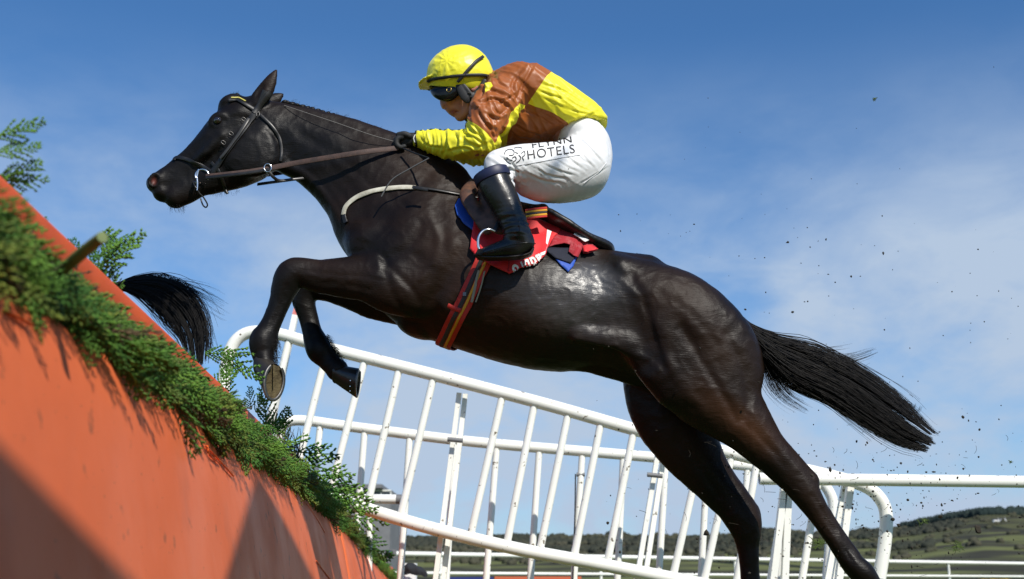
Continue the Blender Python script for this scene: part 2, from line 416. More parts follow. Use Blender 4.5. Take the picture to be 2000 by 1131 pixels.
# ================================================================== GROUND, HILLS
def hillmat():
    m = mat('far_fields', (.055, .075, .022), rough=.95, spec=.1); t = m.node_tree; b = t.nodes['Principled BSDF']
    g = N(t, 'ShaderNodeTexCoord'); mp = N(t, 'ShaderNodeMapping'); mp.inputs['Scale'].default_value = (.0045, .0022, .010); mp.inputs['Rotation'].default_value = (0, 0, .4); t.links.new(g.outputs['Object'], mp.inputs[0])
    v = N(t, 'ShaderNodeTexVoronoi'); v.inputs['Scale'].default_value = 1; t.links.new(mp.outputs[0], v.inputs[0])
    cr = N(t, 'ShaderNodeValToRGB'); e = cr.color_ramp.elements; e[0].color = (.050, .060, .022, 1); e[1].color = (.105, .105, .050, 1)
    for p_, c in ((.25, (.075, .095, .030, 1)), (.45, (.060, .062, .030, 1)), (.62, (.085, .110, .035, 1)), (.8, (.058, .055, .034, 1))): x = e.new(p_); x.color = c
    
    for q_ in cr.color_ramp.elements: q_.color = [min(1, k_*w_) for k_, w_ in zip(q_.color[:3], (1.75, 1.5, 1.7))]+[1]
    cr.color_ramp.interpolation = 'CONSTANT'
    sp = N(t, 'ShaderNodeSeparateColor'); t.links.new(v.outputs['Color'], sp.inputs[0]); t.links.new(sp.outputs[0], cr.inputs[0])
    ve = N(t, 'ShaderNodeTexVoronoi', feature='DISTANCE_TO_EDGE'); ve.inputs['Scale'].default_value = 1; t.links.new(mp.outputs[0], ve.inputs[0])
    mr = N(t, 'ShaderNodeMapRange'); mr.inputs[1].default_value = .018; mr.inputs[2].default_value = .035; t.links.new(ve.outputs[0], mr.inputs[0])
    x = N(t, 'ShaderNodeMix', data_type='RGBA'); x.inputs[6].default_value = (.018, .022, .012, 1); t.links.new(mr.outputs[0], x.inputs[0]); t.links.new(cr.outputs[0], x.inputs[7])
    nz = N(t, 'ShaderNodeTexNoise'); nz.inputs['Scale'].default_value = .02; nz.inputs['Detail'].default_value = 9; t.links.new(g.outputs['Object'], nz.inputs[0])
    m2 = N(t, 'ShaderNodeMapRange'); m2.inputs[1].default_value = .42; m2.inputs[2].default_value = .60; t.links.new(nz.outputs[0], m2.inputs[0])
    y = N(t, 'ShaderNodeMix', data_type='RGBA'); y.inputs[7].default_value = (.042, .040, .026, 1); t.links.new(m2.outputs[0], y.inputs[0]); t.links.new(x.outputs[2], y.inputs[6])
    t.links.new(y.outputs[2], b.inputs['Base Color']); return m
m_hill = hillmat()
m_turf = mat('turf', (.050, .085, .018), rough=.9, col2=(.085, .110, .030), nscale=.9, bump=.8, bscale=25, bdist=.03, spec=.15)
nr, na = 26, 56; V = []; Fc = []
rad = [0, 3, 6, 10, 16, 25, 40, 60, 90, 130]+list(np.geomspace(180, 9000, nr-10))
for r_ in rad:
    for a_ in np.linspace(0, 2*math.pi, na, endpoint=False): V.append((r_*math.sin(a_), r_*math.cos(a_), 0 if r_ > 2 else 0))
for i in range(len(rad)-1):
    for j in range(na): Fc.append((i*na+j, i*na+(j+1) % na, (i+1)*na+(j+1) % na, (i+1)*na+j))
mk('ground', V, Fc, m_turf, kind='structure')
# hills: skyline rows of the photograph turned into heights on real slopes
SKY = [(-3500, 1085), (-1500, 1070), (200, 1062), (700, 1058), (780, 1057), (870, 1060), (950, 1056), (1030, 1054), (1100, 1051), (1200, 1049), (1300, 1051), (1400, 1049), (1480, 1043), (1600, 1046), (1700, 1041), (1760, 1035), (1830, 1020), (1900, 1009), (1960, 1006), (2050, 1006), (2300, 1030), (2700, 1060), (3600, 1078), (5500, 1090)]
def skyrow(px): return np.interp(px, [s[0] for s in SKY], [s[1] for s in SKY])
az = np.linspace(-1.25, 1.25, 420); V = []; rows = []
T_ = np.linspace(0, 1, 46)
RID = 1500.0
def hill_z(a, t):
    px = 1000+FPX*math.tan(a); dist = 150+(RID-150)*t
    H = (HORY-skyrow(px))/FPX*RID*1.0+CH
    s = t**1.25
    z = H*s+ (1-abs(2*t-1))*6*noise.noise((a*9, t*5, 1))*t + 2.2*noise.noise((a*40, t*10, 4))*t*(t < .97)
    return z-.2*(1-t), dist
for t in T_:
    for a in az:
        z, d = hill_z(a, t); V.append((d*math.tan(a) if abs(a) < 1.3 else 0, d, z))
for k, dz in ((1, -25), (2, -120)):
    for a in az:
        z, d = hill_z(a, 1.0); V.append(((d+300*k)*math.tan(a), d+300*k, z+dz))
n = len(az); Fc = [(i*n+j, i*n+j+1, (i+1)*n+j+1, (i+1)*n+j) for i in range(len(T_)+1) for j in range(n-1)]
mk('hills', V, Fc, m_hill, kind='structure')
# bushy clumps: hedges, copses and woods on the slopes, haze mixed into the tree colours
m_wood = mat('woodland', (.034, .040, .032), rough=1, spec=.05, col2=(.056, .057, .042), nscale=.05, det=8)
m_wood2 = mat('conifer_plantation', (.024, .036, .034), rough=1, spec=.05, col2=(.034, .046, .040), nscale=.06)
m_hedge = mat('spring_trees', (.052, .056, .036), rough=1, spec=.05, col2=(.078, .074, .052), nscale=.06)
def clumps(name, spots, m, label=None, kind='stuff', **kw):
    bm = bmesh.new(); bmesh.ops.create_icosphere(bm, subdivisions=2, radius=1); bv = np.array([v.co[:] for v in bm.verts]); bf = np.array([[v.index for v in f.verts] for f in bm.faces]); bm.free()
    Vs = []; Fs = []; k = 0; g_ = np.random.default_rng(5)
    for (x, y, z, r_, h_) in spots:
        dsp = 1+.6*np.array([noise.noise((v[0]*2.2+x, v[1]*2.2+y, v[2]*2.2)) for v in bv])[:, None]
        Vs.append(bv*dsp*[r_, r_, h_]+[x, y, z+h_*.35]); Fs.append(bf+k); k += len(bv)
    return mk(name, np.concatenate(Vs), np.concatenate(Fs), m, smooth=False, kind=kind, **kw)
g_ = np.random.default_rng(12)
def at_hill(px, t):
    a = math.atan((px-1000)/FPX); z, d = hill_z(a, t); return d*math.tan(a), d, z
sp = []
for i in range(1000):      # scattered trees and hedgerow lines on the slopes
    px = g_.uniform(640, 2150); t = g_.uniform(.18, .97)
    if 1650 < px and g_.random() < .6: continue
    nclu = g_.integers(2, 6)
    for k in range(nclu):
        x, y, z = at_hill(px+k*g_.uniform(1.5, 4), t+k*.002); r_ = g_.uniform(1.3, 2.9)*(.5+.7*t); sp.append((x, y, z, r_, r_*.85))
clumps('hedgerow_trees', sp, m_hedge)
sp = []
for (p0_, p1_, t0, t1, n_) in ((980, 1060, .93, 1.0, 42), (1475, 1500, .97, 1.0, 8), (1180, 1215, .97, 1.0, 7), (1060, 1460, .55, .72, 120), (800, 1100, .6, .9, 170), (1660, 1730, .60, .95, 60), (1740, 1860, .62, .80, 90), (1000, 1700, .35, .45, 120), (780, 1000, .93, 1.0, 60), (1480, 1700, .6, .9, 70), (1720, 1800, .3, .38, 24)):
    for i in range(n_*4):
        px = g_.uniform(p0_, p1_); t = g_.uniform(t0, t1); x, y, z = at_hill(px, t); r_ = g_.uniform(1.8, 4.2)*(.45+.7*t); sp.append((x, y, z, r_, r_*.85))
clumps('woodland', sp, m_wood)
sp = []
for px in np.arange(1745, 2160, 1.7):
    if 1944 < px < 1952: continue
    tt = .86 if px > 1900 else .86+(1900-px)/155*.07
    for t in np.arange(tt, 1.0, .016):
        x, y, z = at_hill(px+g_.uniform(-2, 2), t); sp.append((x, y, z, g_.uniform(2, 3.6), g_.uniform(3.5, 6)))
clumps('plantation', sp, m_wood2)
sp = []
for i in range(26):
    px = g_.uniform(1885, 1945); x, y, z = at_hill(px, .022+g_.uniform(0, .006)); sp.append((x, y, z+.1, .35, .2))
clumps('gorse', sp, mat('gorse_flower', (.50, .30, .01), rough=.9))
# distant white farmhouses
m_wh = mat('white_render', (.8, .8, .78), rough=.8); m_sl = mat('slate', (.05, .05, .055), rough=.7)
def cottage(px, t, w, label):
    x, y, z = at_hill(px, t); o = thing('farmhouse', (x, y, z), label, 'house')
    h = w*.36; d = w*.5; v, f = box((x, y, z+h/2), (w, d, h)); mk('wall', v, f, m_wh, o, smooth=False)
    v = [(x-w*.52, y-d*.55, z+h), (x+w*.52, y-d*.55, z+h), (x+w*.52, y+d*.55, z+h), (x-w*.52, y+d*.55, z+h), (x-w*.52, y, z+h*1.55), (x+w*.52, y, z+h*1.55)]
    mk('roof', v, [(0, 1, 5, 4), (2, 3, 4, 5), (0, 4, 3), (1, 2, 5), (0, 3, 2, 1)], m_sl, o, smooth=False)
    v, f = box((x+w*.4, y, z+h*1.5), (w*.1, w*.1, h*.6)); mk('chimney', v, f, m_wh, o, smooth=False)
    for k in (-.3, 0, .3):
        v, f = box((x+w*k, y-d/2-.05, z+h*.55), (w*.09, .12, h*.3)); mk('window', v, f, m_sl, o, smooth=False)
cottage(1928, .66, 5.4, 'white farmhouse, left of the two on the green hillside at the right')
cottage(1941, .67, 5, 'white farmhouse, right of the two on the green hillside at the right')
cottage(1502, .30, 4, 'low white house among trees at the foot of the hill behind the hind legs')

# ================================================================== WHITE RAILS
m_white = mat('white_pvc', (.90, .89, .83), rough=.38, col2=(.86, .85, .78), nscale=5, spec=.5, bump=.12, bscale=9, bdist=.003)
t = m_white.node_tree                      # splashes of mud and scuffs
g = N(t, 'ShaderNodeTexCoord'); nz = N(t, 'ShaderNodeTexNoise'); nz.inputs['Scale'].default_value = 26; nz.inputs['Detail'].default_value = 3
mr = N(t, 'ShaderNodeMapRange'); mr.inputs[1].default_value = .665; mr.inputs[2].default_value = .71
x = N(t, 'ShaderNodeMix', data_type='RGBA'); x.inputs[7].default_value = (.16, .12, .08, 1)
t.links.new(g.outputs['Object'], nz.inputs[0]); t.links.new(nz.outputs[0], mr.inputs[0]); t.links.new(mr.outputs[0], x.inputs[0])
b = t.nodes['Principled BSDF']; t.links.new(b.inputs['Base Color'].links[0].from_socket, x.inputs[6]); t.links.new(x.outputs[2], b.inputs['Base Color'])
m_grey = mat('grey_plastic', (.16, .16, .165), rough=.5)
m_redt = mat('red_tip', (.62, .06, .05), rough=.5, col2=(.75, .35, .32), nscale=60)
def pxtube(name, pts, dpx, Y, m, par, n=5, sides=14, curved=True, **kw):
    q = [P(a, b, (Y if not callable(Y) else Y(a))) for a, b in pts]
    q = catmull(q, n) if curved and len(q) > 2 else np.array(q)
    r_ = dpx/2*mpp(pts[0][0], pts[0][1], Y if not callable(Y) else Y(pts[0][0]))
    v, f = tube(q, r_, sides); return mk(name, v, f, m, par, **kw)
def board(name, a, b, wpx, th, Y, m, par):
    A, B = P(*a, Y), P(*b, Y); s = wpx*mpp(*a, Y); v, f = tube(np.array([A, B]), 1, up=np.array([(0, -1, 0)]*2), flat=(s/2, th/2), sq=True); return mk(name, v, f, m, par, smooth=False)
Y1 = 8.3
w1 = thing('wing_panel', P(1000, 1262, Y1), 'tall round-ended white rail panel sloping down to the right, nearest behind the horse', 'rail panel')
pxtube('frame_tube', [(438, 860), (436, 800), (438, 740), (447, 692), (464, 662), (494, 648), (542, 652), (596, 667), (655, 684), (775, 714), (900, 746), (1070, 791), (1262, 845), (1440, 888), (1560, 915), (1655, 938), (1700, 956), (1724, 982), (1731, 1012), (1728, 1060), (1718, 1125), (1708, 1190)], 25, Y1, m_white, w1)
pxtube('bottom_rail', [(440, 905), (600, 958), (722, 996), (840, 1031), (1000, 1070), (1150, 1098), (1300, 1127), (1500, 1166), (1708, 1200)], 25, Y1, m_white, w1)
for a, b in (((564, 666), (523, 838)), ((638, 688), (576, 930)), ((712, 705), (648, 950)), ((779, 722), (717, 990)), ((846, 740), (782, 1010)), ((980, 778), (920, 1042)), ((1043, 793), (991, 1057)), ((1109, 811), (1055, 1072)), ((1173, 828), (1121, 1088)), ((1237, 846), (1186, 1100)), ((1372, 872), (1314, 1128)), ((1430, 885), (1374, 1140)), ((1479, 897), (1436, 1152)), ((1541, 911), (1500, 1164)), ((1600, 925), (1560, 1172))):
    u_ = pxtube('upright', [a, b], 14.5, Y1, m_white, w1, curved=False)

for a, b in (((897, 768), (834, 1262)), ((1286, 878), (1222, 1262)), ((1650, 945), (1590, 1262))):
    board('support_post', a, b, 10, .05, Y1+.09, m_white, w1)
    board('support_post', (a[0]+12, a[1]+2), (b[0]+17, b[1]), 10, .05, Y1+.16, m_white, w1)
for x_, y_ in ((888, 859), (1278, 928)): 
    pxtube('strap_clamp', [(x_-14, y_-1), (x_+16, y_+2)], 9, Y1-.0, m_grey, w1, curved=False)
Y2 = 9.0
w2 = thing('wing_panel', P(1100, 1262, Y2), 'second white rail panel with a gently sloping top, standing close behind the first', 'rail panel')
pxtube('frame_tube', [(540, 960), (538, 900), (541, 862), (550, 836), (570, 822), (610, 823), (652, 829), (760, 843), (888, 859), (1000, 870), (1170, 884), (1275, 893), (1424, 906), (1493, 914), (1560, 925), (1598, 938), (1620, 962), (1628, 995), (1622, 1060), (1612, 1190)], 21, Y2, m_white, w2)
for a, b in (((625, 834), (608, 1000)), ((712, 843), (692, 1100)), ((800, 855), (778, 1190)), ((888, 866), (868, 1190)), ((970, 874), (945, 1190)), ((1053, 881), (1032, 1190)), ((1137, 890), (1117, 1190)), ((1217, 897), (1203, 1190)), ((1300, 903), (1283, 1190)), ((1381, 905), (1366, 1190)), ((1460, 914), (1440, 1190)), ((1535, 925), (1519, 1190))):
    u_ = pxtube('upright', [a, b], 13, Y2, m_white, w2, curved=False)

pxtube('bottom_rail', [(540, 1150), (1100, 1190), (1612, 1215)], 21, Y2, m_white, w2, curved=False)
cpt = pxtube('cable_clip', [(1126, 927), (1142, 927)], 8, Y2-.01, m_grey, w2, curved=False)
pxtube('hanging_cable', [(1124, 926), (1123, 1000), (1119, 1131), (1117, 1190)], 2.6, Y2-.03, mat('black_cable', (.01, .01, .01), rough=.6), w2)
rp = thing('marker_post', P(535, 1262, 8.45), 'white marker post with a red tip behind the folded forelegs', 'post')
board('post', (577, 616), (528, 838), 12, .05, 8.45, m_white, rp); board('red_tip', (582.5, 594), (577, 616), 12, .05, 8.45, m_redt, rp)
board('post_foot', (528, 838), (450, 1262), 12, .05, 8.45, m_white, rp)
# single rail to the right with an open cut end
r3 = thing('running_rail', P(1750, 1262, 8.0), 'thick white single rail with an open end running out of the picture at the right', 'rail')
q = np.array([P(1483, 935, 8.0), P(1750, 938, 8.0), P(2080, 942, 8.0), P(2500, 949, 8.0)]); r_ = 11.8*mpp(1500, 935, 8.0)
v, f = tube(q, r_, 20, caps=False); v2, f2 = tube(q[::-1], r_*.86, 20, caps=False); k = len(v)
Fc = f+[tuple(i+k for i in ff_) for ff_ in f2]; 
# rim joining the outer skin to the bore at the open end
m_ = len(f2)//20
rim = [(i, (i+1) % 20) for i in range(20)]
mk('rail_tube', v+v2, Fc, m_white, r3)
ov = np.array(v[:20]); c0 = ov.mean(0); iv = c0+(ov-c0)*.86; mk('rail_rim', np.concatenate([ov, iv]), [(i, (i+1) % 20, 20+(i+1) % 20, 20+i) for i in range(20)], m_white, r3)
for a, b in (((1532, 947), (1494, 1262)), ((1660, 952), (1622, 1262)), ((1540, 947), (1527, 1262)), ((2300, 952), (2290, 1262))):
    board('rail_post', a, b, 14, .06, 8.15, m_white, r3)
# stub rail by the fence
r4 = thing('running_rail', P(722, 1200, 9.8), 'short white rail with grey joints behind the lower end of the panels', 'rail')
pxtube('rail_tube', [(560, 972), (690, 974)], 18, 9.8, m_white, r4, curved=False); pxtube('joint', [(688, 974), (698, 974.2)], 18.6, 9.8, m_grey, r4, curved=False)
pxtube('rail_tube', [(697, 974.2), (776, 975)], 18, 9.8, m_white, r4, curved=False); pxtube('end_cap', [(774, 975), (784, 975)], 18.6, 9.8, m_grey, r4, curved=False)
pxtube('rail_post', [(722, 982), (720, 1195)], 12, 9.8, m_white, r4, curved=False)
# far running rail
r5 = thing('running_rail', (4, 32, 0), 'far white two-bar running rail crossing the course below the hills', 'rail')
A, B = P(770, 1083, 26.0), P(2000, 1102.5, 39.0); A[2] = B[2] = 0
d_ = (B-A); L_ = np.linalg.norm(d_); d_ /= L_
for z_, r_ in ((1.10, .05), (.68, .035)):
    v, f = tube(np.array([A-d_*0+[0, 0, z_], A+d_*(L_+14)+[0, 0, z_]]), r_, 10); mk('rail_bar', v, f, m_white, r5)
k = 1.2
while k < L_+13:
    p_ = A+d_*k; v, f = tube(np.array([p_+[0, .03, 0], p_+[0, .03, 1.1]]), .035, 8); mk('rail_post', v, f, m_white, r5); k += 4.6
# grandstand end far behind
m_con = mat('grey_cladding', (.19, .19, .195), rough=.7, col2=(.15, .15, .155), nscale=1.2)
m_glz = mat('dark_glazing', (.05, .055, .06), rough=.15)
bd = thing('grandstand', P(715, 1142, 110), 'grey slab-sided grandstand end with a dark flat roof behind the lower end of the fence', 'building')
Yb = 110; mp_ = mpp(700, 1050, Yb)
x0, x1 = P(560, 1000, Yb)[0], P(763, 1000, Yb)[0]; zt = P(700, 957, Yb)[2]
v, f = box(((x0+x1)/2, Yb+5, zt/2), (x1-x0, 10, zt)); mk('wall', v, f, m_con, bd, smooth=False)
v, f = box(((x0+P(748, 1000, Yb)[0])/2, Yb+4, zt+.25), (P(748, 1000, Yb)[0]-x0, 11, .35)); mk('roof', v, f, m_grey, bd, smooth=False)
zb, zc = P(700, 972, Yb)[2], P(700, 957, Yb)[2]
for i in range(18):
    xa = x1-(i+1)*.95; v, f = box((xa+.45, Yb-.03, (zb+zc)/2-.15), (.80, .08, (zc-zb)*.72)); mk('pane', v, f, m_glz, bd, smooth=False)
for i in range(19):
    v, f = box((x1-i*.95-.02, Yb-.08, (zb+zc)/2-.15), (.10, .1, (zc-zb)*.82)); mk('mullion', v, f, m_white, bd, smooth=False)
v, f = box(((x0+x1)/2, Yb-.10, zc-.06), (x1-x0, .12, .12)); mk('handrail', v, f, m_white, bd, smooth=False)
v, f = box(((x0+x1)/2, Yb-.10, zb-.1), (x1-x0, .12, .10)); mk('handrail', v, f, m_white, bd, smooth=False)
for k, px in enumerate((690, 730)):
    v, f = box((P(px, 1050, Yb)[0], Yb-.02, zt/2-.6), (.10, .06, zt*.86)); mk('cladding_joint', v, f, m_grey, bd, smooth=False)
# photographer crouched beyond the fence
Yp = 16.0
ph = thing('person', P(765, 1202, Yp), 'photographer in a dark bib over a pale top crouched with a camera beyond the fence', 'person')
def F2(px0, py0, px1, py1, Y, dy, h): a_ = P(px0, py1, Y-dy); b_ = P(px1, py0, Y+dy); return Field((a_[0], Y-dy, a_[2]), (b_[0], Y+dy, b_[2]), h)
class LF(Field):
    pass
HYs = HY
def build_at(Y, fn):
    global HY
    old = HY; HY = Y
    try: return fn()
    finally: HY = old
def _ph():
    f_ = F2(735, 1035, 800, 1205, Yp, .5, .014)
    f_.chain([(765, 1051, 5.5, .9, 0), (764, 1056, 5, .9, 0)], .02); f_.chain([(765, 1062, 3, 1, 0), (766, 1070, 4, 1, 0)], .02)
    f_.chain([(766, 1074, 11, .7, 0), (767, 1090, 11, .7, 0), (768, 1108, 11, .8, 0)], .04)
    for s in (-1, 1): f_.chain([(766+s*10, 1070, 4.2, 1, 0), (766+s*13, 1084, 3.8, 1, -.1), (763+s*5, 1083, 3, 1, -.30)], .02)
    for s in (-1, 1): f_.chain([(768+s*6, 1110, 6.5, 1, 0), (766+s*10, 1128, 6, 1, -.38), (768+s*10, 1160, 5, 1, -.1), (768+s*10, 1196, 4, 1, -.1), (765+s*11, 1200, 3.5, 1, -.25)], .03)
    v, f = f_.mesh(); f = outward(v, f); v = relax(v, f, 1); q = proj(v); mk('body', v, f, attr_mix(mat('pale_blue_top', (.45, .50, .58), rough=.8), 'skin_', (.50, .25, .18), .3, .6), ph, attrs=dict(skin_=(q[:, 1] < 1062)*1.0))
    f_ = F2(740, 1035, 795, 1205, Yp, .5, .014)
    f_.chain([(766, 1072, 11, .75, 0), (767, 1090, 12, .75, 0), (768, 1104, 12, .85, 0)], .04)
    v, f = f_.mesh(); f = outward(v, f); mk('bib', v, f, mat('dark_bib', (.02, .022, .03), rough=.8), ph)
    f_ = F2(740, 1090, 795, 1205, Yp, .55, .014)
    for s in (-1, 1): f_.chain([(768+s*6, 1112, 7.5, 1, 0), (766+s*10, 1128, 7, 1, -.38), (768+s*10, 1160, 6, 1, -.1), (768+s*10, 1192, 5, 1, -.1)], .03)
    v, f = f_.mesh(); f = outward(v, f); mk('trousers', v, f, mat('dark_trousers', (.02, .022, .03), rough=.8), ph)
    f_ = F2(752, 1038, 780, 1065, Yp, .3, .010)
    f_.ell(765, 1049, .02, 6.2, 5.2, .10, 0, .01); f_.ell(765, 1056, -.10, 5.5, 6, .10, 0, .01, 'sub')
    v, f = f_.mesh(); f = outward(v, f); mk('hair', v, f, m_hairp, ph)
m_hairp = mat('dark_hair', (.015, .012, .010), rough=.7)

# ================================================================== THE FENCE
def smoothstep(a, b, x): t = min(1, max(0, (x-a)/(b-a))); return t*t*(3-2*t)
def path(Y):
    """top edge of the fence at depth Y: x, height above the ground"""
    X = -.79+(Y*-.0675)+.0; X = -.79+Y*math.tan(math.radians(-3.9))
    H = CH+.72
    s = smoothstep(6.0, 15.5, Y)
    return X+.25*s, H-.48*s-.02*smoothstep(4, 8, Y)
m_or = mat('orange_padding', (.76, .158, .050), rough=.5, rough2=.65, col2=(.70, .140, .045), nscale=3, bump=.4, bscale=6, bdist=.012, spec=.22, sheen=0)
t = m_or.node_tree; b = t.nodes['Principled BSDF']      # scuffs and mud on the padding
for sc_, lo_, hi_, c_ in ((14, .66, .72, (.26, .08, .035)), (3.2, .60, .78, (.50, .12, .055)), (60, .70, .74, (.14, .07, .035))):
    g = N(t, 'ShaderNodeTexCoord'); nz = N(t, 'ShaderNodeTexNoise'); nz.inputs['Scale'].default_value = sc_; nz.inputs['Detail'].default_value = 4
    mr = N(t, 'ShaderNodeMapRange'); mr.inputs[1].default_value = lo_; mr.inputs[2].default_value = hi_; mr.inputs[4].default_value = .7
    x = N(t, 'ShaderNodeMix', data_type='RGBA'); x.inputs[7].default_value = (*c_, 1)
    t.links.new(g.outputs['Object'], nz.inputs[0]); t.links.new(nz.outputs[0], mr.inputs[0]); t.links.new(mr.outputs[0], x.inputs[0])
    t.links.new(b.inputs['Base Color'].links[0].from_socket, x.inputs[6]); t.links.new(x.outputs[2], b.inputs['Base Color'])
m_or2 = mat('orange_paint', (.72, .105, .018), rough=.55, col2=(.60, .085, .018), nscale=12, bump=.35, bscale=40, bdist=.003, stretch=(1, .4, 1))
m_flu = mat('fluorescent_orange', (.95, .16, .02), rough=.5)
m_green = mat('cypress_leaf', (.036, .125, .018), rough=.6, col2=(.13, .25, .028), nscale=6, spec=.35)
m_green2 = mat('cypress_leaf_yellowing', (.19, .24, .034), rough=.6, col2=(.050, .10, .020), nscale=9, spec=.35)
m_dark = mat('cypress_core', (.010, .024, .008), rough=.8, col2=(.022, .035, .012), nscale=14)
m_twig = mat('twig', (.075, .055, .030), rough=.8)
m_wood_ = mat('timber', (.20, .14, .08), rough=.8, col2=(.13, .09, .055), nscale=12)
fn_ = thing('steeplechase_fence', (path(5)[0], 5, 0), 'orange padded steeplechase fence dressed with green cypress along its top', 'fence')
Ys = np.concatenate([np.arange(-.6, 6, .15), np.arange(6, 16.6, .25)])
def sweep(name, prof, m, par=fn_, y0=-.6, y1=16.4, n0=0, closed=True, rough=0.0, **kw):
    """prof(Y) -> list of (dx, z) points; swept along the fence"""
    V = []; yy = [y for y in Ys if y0 <= y <= y1]
    for y in yy:
        X, H = path(y)
        for dx, z in prof(y, H): V.append((X+dx, y, z))
    k = len(prof(1, 1.1)); Fc = []
    for i in range(len(yy)-1):
        for j in range(k if closed else k-1): Fc.append((i*k+j, i*k+(j+1) % k, (i+1)*k+(j+1) % k, (i+1)*k+j))
    if closed: Fc += [tuple(range(k))[::-1], tuple((len(yy)-1)*k+j for j in range(k))]
    return mk(name, V, Fc, m, par, **kw)
# top rail: padded beam
def prof_top(y, H):
    w, h = .055, .074; return [(-w-.05, H-h*1.2), (-w-.05, H-.012), (-w-.035, H), (-.012, H+.002), (0, H-.012), (.004, H-h), (-.008, H-h*1.25)]
sweep('top_rail', prof_top, m_or2)
def bul(y, H, t):
    """takeoff face, t = 0 under the greenery, 1 on the ground: a padded roll that swells towards the takeoff side"""
    z = (H-.285)*(1-t); return .14+.03*(1-math.exp(-t*9))+.16*t, z
def prof_face(y, H):
    return [bul(y, H, t) for t in np.linspace(0, 1, 62)]+[(-.12, 0), (-.12, H-.285)]
# the padding comes in lengths, each its own panel
js = [-.6, 7.6, 12.0, 16.4]
for a, b in zip(js[:-1], js[1:]):
    yy = [a+.004]+[y for y in Ys if a+.05 < y < b-.05]+[b-.004]; V = []
    for y in yy:
        X, H = path(y); e = .006*math.exp(-min(y-a, b-y)/.03)
        for dx, z in prof_face(y, H): V.append((X+dx-e, y, z))
    k = 64; Fc = [(i*k+j, i*k+(j+1) % k, (i+1)*k+(j+1) % k, (i+1)*k+j) for i in range(len(yy)-1) for j in range(k)]+[tuple(range(k))[::-1], tuple((len(yy)-1)*k+j for j in range(k))]
    mk('padding_panel', V, Fc, m_or, fn_)
# dark core the cypress is packed into
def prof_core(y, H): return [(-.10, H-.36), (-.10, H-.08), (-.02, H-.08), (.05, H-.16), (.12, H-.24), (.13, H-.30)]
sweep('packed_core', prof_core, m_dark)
sweep('back_board', lambda y, H: [(-.16, 0), (-.16, H-.02), (-.125, H-.02), (-.125, 0)], m_wood_)
# ---- cypress sprigs
def make_sprig(seed, L=.24, dense=1.0, W=1.0, keep=1.0):
    g_ = np.random.default_rng(seed); V = []; F = []
    def leaf(a, d, l, w):
        d = d/np.linalg.norm(d); s = np.cross(d, [.1, .2, 1.0]); s /= np.linalg.norm(s); u = np.cross(s, d); k = len(V); w = w*W
        V.extend([a, a+d*l*.4+s*w, a+d*l*.4-s*w*.7+u*w*.8, a+d*l*.4-s*w*.7-u*w*.8, a+d*l]); F.extend([(k, k+1, k+2), (k, k+2, k+3), (k, k+3, k+1), (k+4, k+2, k+1), (k+4, k+3, k+2), (k+4, k+1, k+3)])
    bend = g_.normal(0, .25, 2); p = np.zeros(3); d = np.array([1.0, 0, 0]); ns = int(13*dense)
    for i in range(ns):
        t = i/ns; d = d+np.array([0, bend[0], bend[1]])*.09; d /= np.linalg.norm(d); q = p+d*L/ns
        leaf(p, d, L/ns*1.5, .0022*(1-t*.6))
        for s in (-1, 1):
            if g_.random() < .12: continue
            l2 = L*(.42*(1-t)**.8+.06)*g_.uniform(.7, 1.15); dd = d*.75+np.array([0, s*g_.uniform(.5, .8), g_.normal(0, .22)]); dd /= np.linalg.norm(dd); pp = p.copy(); m_ = max(2, int(l2/.017))
            for j in range(m_):
                dd = dd+np.array([.06, 0, -.02]); dd /= np.linalg.norm(dd); st = l2/m_
                leaf(pp, dd, st*1.5, .0022)
                for s2 in (-1, 1):
                    if g_.random() < keep: leaf(pp+dd*st*.5, dd*.8+np.array([0, s2*.6, g_.normal(0, .25)]), g_.uniform(.010, .020), .0021)
                pp = pp+dd*st
        p = q
    return np.array(V), np.array(F)
SPR = [make_sprig(i) for i in range(7)]
SPR2 = [make_sprig(i+20, dense=.8, W=2.9, keep=.5) for i in range(7)]
SPR = [make_sprig(i, W=1.6, keep=.7) for i in range(7)]
def place_sprigs(name, spots, m, **kw):
    V = []; F = []; k = 0; g_ = np.random.default_rng(len(spots))
    for (p, d, sc, i) in spots:
        d = np.array(d, float); d /= np.linalg.norm(d); a = g_.normal(0, 1, 3); s = np.cross(d, a); s /= np.linalg.norm(s); u = np.cross(d, s)
        sv, sf = SPR[i]; V.append(np.array(p)+(sv[:, :1]*d+sv[:, 1:2]*s+sv[:, 2:]*u)*sc); F.append(sf+k); k += len(sv)
    return mk(name, np.concatenate(V), np.concatenate(F), m, fn_, smooth=False, **kw)
gs = np.random.default_rng(21); A_ = []; B_ = []; C_ = []
m_brn_ = mat('cypress_browned', (.10, .055, .018), rough=.8, col2=(.05, .035, .015), nscale=20)
for i in range(3000):
    y = .35+15.6*gs.random()**1.9; X, H = path(y); t = gs.random()
    off = np.array([.0+.135*t, 0, -.125-.125*t]); p = (X+off[0], y, H+off[2])
    d = (gs.uniform(.15, .6), gs.uniform(.5, 1.5), gs.uniform(-.75, -.10)+.10*t); sc = gs.uniform(.42, .92)*(1 if y > 2 else .8); rr_ = gs.random()
    (A_ if rr_ < .60 else B_ if rr_ < .93 else C_).append((p, d, sc, gs.integers(7)))
place_sprigs('cypress_dressing', A_, m_green, kind='stuff'); place_sprigs('cypress_dressing', B_, m_green2, kind='stuff'); place_sprigs('cypress_dressing', C_, m_brn_, kind='stuff')
g = Geo()
